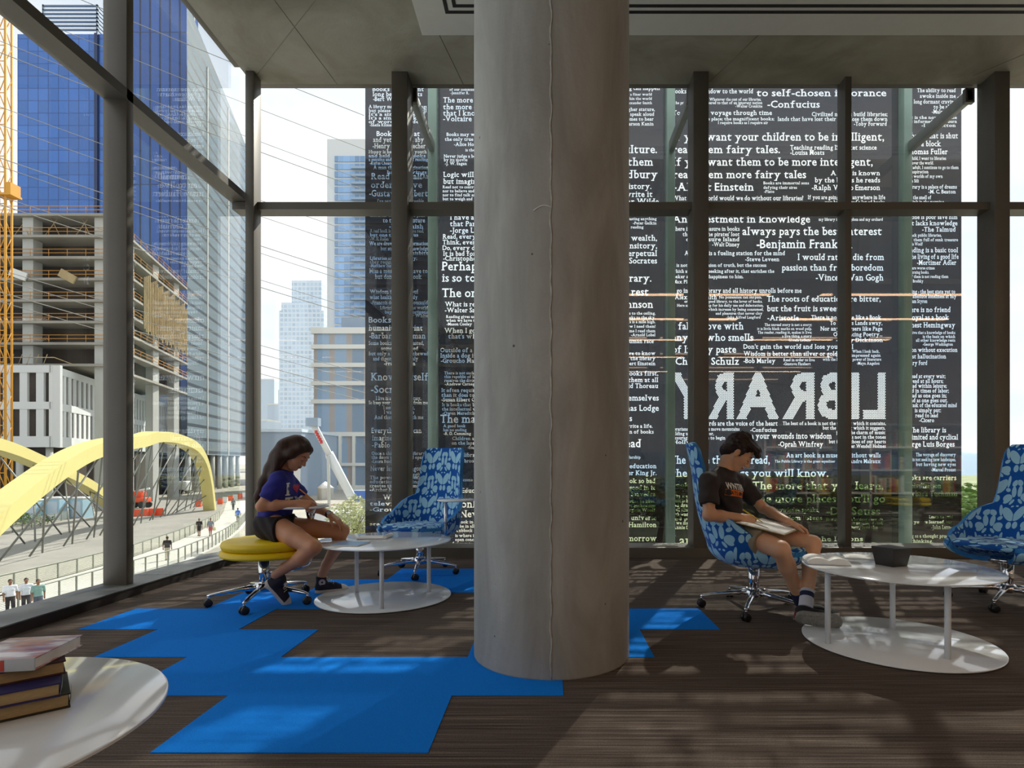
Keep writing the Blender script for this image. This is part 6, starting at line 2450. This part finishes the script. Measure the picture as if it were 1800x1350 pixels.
# ------------------------------------------------------------------ boy in the patterned chair
def boy():
    root = thing('person', 'boy with short dark hair in charcoal T-shirt and khaki shorts drawing in a chair', 'person', (1.4, 4.0, 0))
    s = 1.04
    lf = nrm((0.20, 0.98, 0))
    J = dict(left=lf, pelvis=V3(1.275, 4.0, 0.565), waist=PV(1277, 897, 4.0), chest=PV(1274, 864, 3.99), neck=PV(1273, 828, 3.98),
             shR=PV(1246, 847, 3.83), shL=PV(1303, 849, 4.13))
    hc = PV(1297, 797, 3.97)
    p = math.radians(42)
    hf = nrm((math.cos(p) * 0.95, -math.cos(p) * 0.32, -math.sin(p)))
    R = frame(hf, (math.sin(p) * 0.95, -math.sin(p) * 0.25, math.cos(p)))
    elR, wrR = PV(1246, 906, 3.74), PV(1303, 910, 3.78)
    elL, wrL = PV(1341, 893, 4.18), PV(1385, 916, 3.90)
    hipR, hipL = V3(1.27, 3.90, 0.565), V3(1.31, 4.09, 0.565)
    knR, knL = PV(1372, 966, 3.58), PV(1428, 956, 3.84)
    anR, anL = PV(1403, 1046, 3.76), PV(1418, 1050, 3.62)
    fd = Field((0.90, 3.30, 0.06), (1.98, 4.40, 1.30), 0.0042)
    torso(fd, J, 0.98)
    fd.cone(J['neck'], hc + R @ V3(-0.032, 0, -0.050), 0.054, 0.052, 0.02)
    limb(fd, [(J['shR'], 0.049), (J['shR'] * 0.5 + elR * 0.5, 0.043), (elR, 0.038)])
    limb(fd, [(elR, 0.039), (elR * 0.65 + wrR * 0.35, 0.039), (wrR, 0.027)])
    limb(fd, [(J['shL'], 0.049), (J['shL'] * 0.5 + elL * 0.5, 0.043), (elL, 0.037)])
    limb(fd, [(elL, 0.038), (elL * 0.65 + wrL * 0.35, 0.037), (wrL, 0.026)])
    for hp, kn, an in ((hipR, knR, anR), (hipL, knL, anL)):
        limb(fd, [(hp, 0.090), (hp * 0.5 + kn * 0.5, 0.076), (kn, 0.057)], 0.02)
        cf = kn * 0.66 + an * 0.34
        limb(fd, [(kn, 0.054), (cf, 0.053), (an * 0.75 + kn * 0.25, 0.039), (an, 0.036)], 0.02)
    curlw = [[0.55, 0.75, 0.45], [0.9, 0.9, 0.6], [1.0, 1.0, 0.7], [1.05, 1.0, 0.7]]
    put_all(fd, hand_prims(wrR, V3(1, 0.10, -0.20), V3(0.1, 0.70, -0.70), V3(0, 0.70, 0.70), 1.0, curlw, 0, (0.75, 0.45, 0.45), 0.5))
    curlk = [[0.20, 0.55, 0.30], [0.24, 0.55, 0.3], [0.28, 0.55, 0.3], [0.32, 0.6, 0.3]]
    put_all(fd, hand_prims(wrL, V3(0.88, -0.12, -0.40), V3(-0.35, 0.0, -0.92), V3(-0.1, -1, 0.1), 1.0, curlk, 0.22, (0.7, 0.65, 0.2), 0.2))
    head_put(fd, hc, R, s)
    fd.build('body', [M['skin2'], M['lips']], root, lips_pick(hc, R, s))
    face_marks(hc, R, s, root, M['lash'], 1.25)

    sf = Field((0.90, 3.60, 0.52), (1.70, 4.40, 1.12), 0.0046)
    torso(sf, J, 0.98, 0.016)
    for sh, el in ((J['shR'], elR), (J['shL'], elL)):
        d = nrm(el - sh)
        e = sh + d * 0.165
        sf.cone(sh, sh + d * 0.21, 0.064, 0.068, 0.03, clip=[(e, d)])
    sf.ripple(lambda X, Y, Z: 0.0045 * np.sin(60 * X + 55 * Z + 3 * np.sin(14 * Y)) * np.clip((0.90 - Z) * 7, 0, 1) + 0.0022 * np.sin(85 * Z - 50 * X))
    sf.ell(J['neck'] + V3(0.030, -0.01, 0.058), np.eye(3), (0.084, 0.080, 0.062), 0.006, 'sub')
    sf.cut(V3(0, 0, 0.585), V3(0, 0, -1))
    shirt = sf.build('t_shirt', M['charshirt'], root)
    d = nrm((-0.60, 0.78, 0.0))
    ux = Vector((0.86, 0.48, -0.16)).normalized()
    uz = Vector((0.10, 0, 1)).normalized()
    o0 = P(1274, 858, 3.83)
    V2, F2, w = tri_text('WNTRPRN', 0.035, False)
    k = 0.172 / w
    decal('chest_lettering', shirt, [(x * k, y * 0.058) for x, y in V2], F2, o0, ux, uz, d, M['print'], root, 0.005)
    ob = o0 - uz * 0.046
    decal('chest_band', shirt, [(0, 0), (0.06, 0), (0.12, 0), (0.172, 0), (0.172, 0.042), (0.12, 0.042), (0.06, 0.042), (0, 0.042)], [(0, 1, 6, 7), (1, 2, 5, 6), (2, 3, 4, 5)], ob, ux, uz, d, mat('orange_shirt_print', '#e8701a', 0.7), root, 0.0022, 4)
    V2, F2, w = tri_text('CATS & ARTS', 0.03, False)
    k = 0.16 / w
    decal('band_lettering', shirt, [(x * k + 0.006, y * 0.036 + 0.008) for x, y in V2], F2, ob, ux, uz, d, M['charshirt'], root, 0.0048)

    of = Field((0.95, 3.45, 0.38), (1.85, 4.35, 0.76), 0.0046)
    for sg in (-1, 1):
        of.cone(J['pelvis'] + lf * 0.072 * sg, J['waist'] + lf * 0.055 * sg, 0.112, 0.10, 0.03)
    for hp, kn, t_ in ((hipR, knR, 0.245), (hipL, knL, 0.27)):
        d = nrm(kn - hp)
        of.cone(hp, hp + d * (t_ + 0.08), 0.101, 0.094, 0.03, clip=[(hp + d * t_, d)])
    of.ripple(lambda X, Y, Z: 0.004 * np.sin(55 * X + 40 * Y + 50 * Z))
    of.cut(V3(0, 0, 0.66), V3(0, 0, 1))
    of.build('shorts', M['khaki'], root)

    # short hair with a swept fringe
    hf_ = Field(hc - 0.17, hc + 0.17, 0.0040)
    def g(x, y, z): return hc + R @ (V3(x, y, z) * s)
    cut = [(g(0.066, 0, 0.066), R @ nrm((0.74, 0, -0.67)))]
    hf_.ell(g(-0.020, 0, 0.048), R, (0.106, 0.085, 0.094), 0.02, clip=cut + [(g(-0.02, 0, -0.036), R @ nrm((0.45, 0, -1)))])
    hf_.ell(g(-0.062, 0, -0.022), R, (0.056, 0.062, 0.062), 0.02, clip=[(g(-0.036, 0, 0), R @ V3(1, 0, 0))])
    rng = random.Random(2)
    for i in range(26):
        y = -0.062 + 0.124 * (i % 13) / 12
        x0, z0 = 0.036 + 0.02 * rng.random(), 0.108 - abs(y) * 0.35
        limb(hf_, [(g(x0 - 0.03, y, z0), 0.020), (g(x0 + 0.030, y * 1.05 - 0.006, z0 - 0.004 + 0.008 * rng.random()), 0.014), (g(x0 + 0.056 + 0.012 * rng.random(), y * 1.05 - 0.014, z0 - 0.028), 0.004)], 0.008)
    for i in range(30):
        a, b = rng.uniform(-1.3, 1.3), rng.uniform(0.2, 1.9)
        q = V3(-0.02 - 0.098 * math.sin(b) * math.cos(a) * 0.9, 0.080 * math.sin(a) * math.sin(b), 0.050 + 0.088 * math.cos(b))
        hf_.cone(g(*q), g(q[0] + 0.030, q[1], q[2] + 0.010), 0.014, 0.005, 0.008)
    for sy in (-1, 1):
        hf_.cone(g(0.022, 0.071 * sy, 0.045), g(0.020, 0.073 * sy, -0.004), 0.016, 0.007, 0.008)
        hf_.ell(g(-0.004, 0.080 * sy, -0.004), R, (0.019, 0.020, 0.030), 0.004, 'sub')
    hf_.ripple(lambda X, Y, Z: 0.002 * np.sin(170 * X + 120 * Z + 5 * np.sin(40 * Y)))
    hf_.build('hair', M['hairb'], root, None, 1)

    # socks and shoes
    def sock(an, kn, lo, hi, parent, navy):
        d = nrm(kn - an)
        f = Field(an - 0.13, an + 0.17, 0.0038)
        f.cone(an - d * 0.09, an + d * 0.2, 0.043, 0.042, 0.005, clip=[(an + d * hi, d), (an - d * lo, -d)])
        def pk(Cn):
            h_ = (Cn - an) @ d
            return np.where(navy, 1, ((h_ < hi - 0.022) & (h_ > hi - 0.056)).astype(int))
        return f.build('sock', [M['sockw'], M['sockn']], root, pk)
    sock(anL, knL, 0.075, 0.050, root, False)
    sock(anR, knR, 0.075, 0.035, root, True)
    sneaker(root, 'shoe', V3(1.66, 3.80, 0.0), V3(1.94, 3.83, 0.0), V3(0, 0.1, 1), False, M['blackknit'], 0.28, 1.08)
    o, g2, R2 = sneaker(root, 'shoe', V3(1.535, 3.545, 0.062), V3(1.78, 3.48, 0.045), V3(0.12, 0.80, 0.55), False, M['blackknit'], 0.255, 1.2, M['greysole'])
    gr = MB()
    for i in range(14):
        x = 0.03 + i * 0.0165
        for y in (-0.026, 0.0, 0.026):
            p0, p1 = Vector(g2(x, y - 0.010, 0.0)), Vector(g2(x + 0.007, y + 0.010, 0.0))
            gr.tube([p0, p1], 0.0035, 5)
    gr.build('tread', M['greysole'], o)
    MB().box((-0.012, -0.02, 0.0), (0.012, 0.02, 0.03), 0, Matrix.Translation(Vector(g2(0.004, 0, 0.012))) @ Matrix([list(r) for r in R2]).to_4x4()).build('heel_tab', mat('red_heel_tab', '#7c2a33', 0.6), o)
    return root
B = boy()
# drawing pad on his lap and his pencil
pa, pb, pc, pd = PV(1293, 923, 3.70), PV(1378, 945, 3.60), PV(1409, 933, 3.95), PV(1336, 916, 4.02)
pa, pb, pc, pd = [q + V3(0, 0, 0.016) for q in (pa, pb, pc, pd)]
n_ = Vector(np.cross(pb - pa, pc - pb)).normalized()
pad_ = thing('drawing_pad', 'open drawing pad of white sheets resting on the boy\'s lap', 'drawing pad', Vector(pa))
qs = [Vector(q - pa) for q in (pa, pb, pc, pd)]
def slab_of(qs, lo, hi, sc=1.0):
    c = sum(qs, Vector()) / 4
    qs = [c + (q - c) * sc for q in qs]
    return [q + n_ * lo for q in qs] + [q + n_ * hi for q in qs]
BXF = [(0, 3, 2, 1), (4, 5, 6, 7), (0, 1, 5, 4), (1, 2, 6, 5), (2, 3, 7, 6), (3, 0, 4, 7)]
MB().add(slab_of(qs, -0.002, 0.003, 1.02), BXF).build('backing_board', mat('tan_pad_board', '#a8916a', 0.8), pad_)
for k in range(3):
    MB().add([q + Vector((0.004 * k, 0.003 * k, 0)) for q in slab_of(qs, 0.003 + 0.0015 * k, 0.0042 + 0.0015 * k, 0.985 - 0.02 * k)], BXF).build('sheet', M['paper'], pad_)
pencil('yellow pencil in the boy\'s drawing hand', PV(1342, 919, 3.84), PV(1306, 896, 3.74), mat('yellow_pencil', '#e3c22a', 0.4))

# ------------------------------------------------------------------ people out on the bridge
def walker(px, py, hgt, face, shirt, legs, label, hair='#2a1d16', skin='#8d5f45', shorts=False, stride=0.2, bag=None, sleeves=0.55):
    g0 = np.array(GR(px, py))
    g0[2] = GZ + 0.06
    root = thing('person', label, 'person', Vector(g0))
    k = hgt / 1.75
    f = nrm((face[0], face[1], 0)); l = V3(-f[1], f[0], 0); u = V3(0, 0, 1)
    def q(x, y, z): return g0 + (f * x + l * y + u * z) * k
    hl = g0 + V3(-0.6, -0.6, -0.02); hh = g0 + V3(0.6, 0.6, 1.0) ; hh[2] = g0[2] + 1.95 * k
    H = 0.016
    J = dict(left=l, pelvis=q(0, 0, 0.95), waist=q(0, 0, 1.10), chest=q(0, 0, 1.27), neck=q(0.01, 0, 1.46), shR=q(0, -0.19, 1.40), shL=q(0, 0.19, 1.40))
    fd = Field(hl, hh, H)
    torso(fd, J, k * 1.05)
    fd.cone(J['neck'], q(0.02, 0, 1.56), 0.055, 0.05, 0.02)
    fd.ell(q(0.02, 0, 1.645), np.stack([f, l, u], axis=1), (0.10 * k, 0.078 * k, 0.118 * k), 0.02)
    fd.ell(q(0.115, 0, 1.625), np.stack([f, l, u], axis=1), (0.018, 0.016, 0.024), 0.01)
    legs_, arms = [], []
    for sg in (-1, 1):
        st_ = stride * sg
        hp, kn, an = q(0, 0.09 * sg, 0.90), q(st_ * 0.5 + 0.05, 0.09 * sg, 0.49), q(st_ - 0.02, 0.09 * sg, 0.09)
        legs_.append((hp, kn, an))
        limb(fd, [(hp, 0.085), (kn, 0.058), (an, 0.04), (an + f * 0.15 - u * 0.045, 0.035)], 0.03)
        sh, el, wr = (J['shR'] if sg < 0 else J['shL']), q(-st_ * 0.35 - 0.03, 0.25 * sg, 1.12), q(-st_ * 0.7 + 0.06, 0.25 * sg, 0.87)
        arms.append((sh, el))
        limb(fd, [(sh, 0.052), (el, 0.04), (wr, 0.03), (wr - u * 0.09 + f * 0.02, 0.035)], 0.03)
    fd.build('body', mat('skin_' + str(px), skin, 0.6), root, None, 1)
    sf = Field(hl, hh, H)
    torso(sf, J, k * 1.05, 0.022)
    for sh, el in arms:
        d = nrm(el - sh)
        sf.cone(sh, sh + d * 0.26, 0.068, 0.066, 0.03, clip=[(sh + d * 0.26 * sleeves / 0.55, d)])
    sf.cut(q(0, 0, 0.93), V3(0, 0, -1)); sf.cut(q(0, 0, 1.475), V3(0, 0, 1))
    sf.build('shirt', mat('shirt_%d' % px, shirt, 0.85, var=0.05), root, None, 1)
    lf_ = Field(hl, hh, H)
    for sg in (-1, 1): lf_.cone(q(0, 0.07 * sg, 0.93), q(0, 0.06 * sg, 1.02), 0.108 * k, 0.10 * k, 0.03)
    for hp, kn, an in legs_:
        limb(lf_, [(hp, 0.10), (kn, 0.075)] + ([] if shorts else [(an, 0.058)]), 0.03)
    lf_.cut(q(0, 0, 0.52 if shorts else 0.07), V3(0, 0, -1))
    lf_.build('shorts' if shorts else 'trousers', mat('legs_%d' % px, legs, 0.85, var=0.05), root, None, 1)
    hr = Field(hl, hh, H)
    hr.ell(q(0.005, 0, 1.672), np.stack([f, l, u], axis=1), (0.108 * k, 0.088 * k, 0.108 * k), 0.01, clip=[(q(0.055, 0, 1.66), nrm(f * 0.8 - u * 0.6)), (q(0, 0, 1.59), -u)])
    hr.build('hair', mat('hair_%d' % px, hair, 0.6), root, None, 1)
    sm = MB()
    for hp, kn, an in legs_:
        rr = Matrix([[f[0], l[0], 0, an[0]], [f[1], l[1], 0, an[1]], [0, 0, 1, g0[2]], [0, 0, 0, 1]])
        sm.rbox((-0.08, -0.05, 0.0), (0.20, 0.05, 0.085), 0.025, 0, rr)
    attach(sm.build('shoes', M['blackknit']), root)
    if bag:
        b = MB().rbox((-0.16, -0.07, -0.2), (0.16, 0.07, 0.15), 0.05, 0, Matrix.Translation(Vector(q(0.05, 0.33, 0.72))))
        attach(b.build('shopping_bag', mat('bag_%d' % px, bag, 0.7)), root)
    return root
toward = (0.45, -0.9)
walker(18, 1084, 1.74, (0.75, -0.65), '#e6e9ef', '#2e2a2b', 'man in white shirt and dark trousers walking ahead of two others below the window', stride=0.24)
walker(46, 1081, 1.74, (0.75, -0.65), '#dfe3ea', '#3a3436', 'man in a white shirt walking beside a man in a green shirt', stride=0.2)
walker(67, 1083, 1.72, (0.75, -0.65), '#7fa39b', '#4a4f63', 'man in a grey green shirt and blue grey trousers below the window', stride=0.18)
walker(294, 986, 1.78, (-0.4, 0.9), '#2b2627', '#b9b09c', 'man in a dark shirt and beige trousers walking away on the white walkway', stride=0.12)
walker(350, 943, 1.72, (0.35, -0.9), '#231f20', '#2c2627', 'person in a black T-shirt and dark shorts walking towards the library', shorts=True, stride=0.16)
walker(370, 943, 1.76, (0.35, -0.9), '#7d8590', '#c05a5f', 'person in a grey shirt and red shorts carrying a pale bag', shorts=True, stride=0.16, bag='#d6d6a8')
walker(418, 919, 1.72, (-0.4, 0.9), '#3a72d8', '#7d8a80', 'person in a bright blue shirt walking away by the outer railing', shorts=True, stride=0.14)
walker(410, 897, 1.74, (0.35, -0.9), '#6d7480', '#4b4f58', 'person in grey farthest along the white walkway', stride=0.14, sleeves=0.9)
# ---- things seen only as reflections in the dark screen: a low bookcase, stools, a fourth chair
M['shelfwhite'] = mat('white_bookcase', '#d9d5d2', 0.6)
bcx = thing('bookcase', 'long white bookcase mirrored in the lower part of the printed screen', 'bookcase', (3.75, 2.45, 0))
for z in (0.08, 0.46, 0.86, 1.26, 1.66):
    MB().box((0, 0, z), (4.6, 0.32, z + 0.03)).build('shelf', M['shelfwhite'], bcx)
for x in (0, 0.92, 1.84, 2.76, 3.68, 4.57):
    MB().box((x, 0, 0), (x + 0.03, 0.32, 1.69)).build('upright', M['shelfwhite'], bcx)
MB().box((0, 0, 0.0), (4.6, 0.02, 1.66)).build('back_panel', mat('bookcase_back', '#4d4340', 0.8), bcx)
cols = ['#b23a3a', '#3f5f9a', '#d8d2c4', '#3a3634', '#c98b3c', '#6b8f6a', '#8a5f7d', '#d2695a', '#2f6f86', '#b9b3aa', '#5b4a3a', '#e0c25a']
bm_ = [mat('book_cloth', c, 0.6) for c in cols]
protos = []
rng = random.Random(5)
for k in range(12):
    b = thing('shelf_book', 'upright book in the mirrored white bookcase', 'book', (0, 0, 0), 0, 'books in the mirrored bookcase')
    MB().rbox((0, 0, 0), (0.034, 0.20, 0.25), 0.004).build('cover', bm_[k], b)
    MB().box((0.004, 0.006, 0.2501), (0.030, 0.196, 0.2504)).build('pages', M['paper_old'], b)
    protos.append(b)
used = set()
for sh, z in enumerate((0.49, 0.89, 1.29)):
    for bay in range(5):
        x = 3.79 + bay * 0.92
        end = x + 0.86
        fill = end - rng.uniform(0.05, 0.35)
        while x < fill:
            k = rng.randrange(12)
            w = rng.uniform(0.7, 1.5)
            b = protos[k] if k not in used else copy_tree(protos[k])
            used.add(k)
            b.location = (x, 2.52, z + 0.0005)
            b.scale = (w, 1, rng.uniform(0.85, 1.2))
            x += 0.034 * w + 0.002
s2 = copy_tree(st)
for i, (x, y) in enumerate(((5.55, 3.75), (6.75, 3.9))):
    o = s2 if i == 0 else copy_tree(st)
    o.location = (x, y, 0)
    o.rotation_euler = (0, 0, 1.0 + i)
    o['label'] = ('yellow round tablet stool mirrored in the screen beside the hillside window', 'yellow round tablet stool mirrored at the end of the printed screen')[i]
cd = copy_tree(chC)
cd.location = (2.9, -0.6, 0)
cd.rotation_euler = (0, 0, 2.4)
cd['label'] = 'blue patterned swivel chair behind the camera, mirrored faintly in the printed screen'
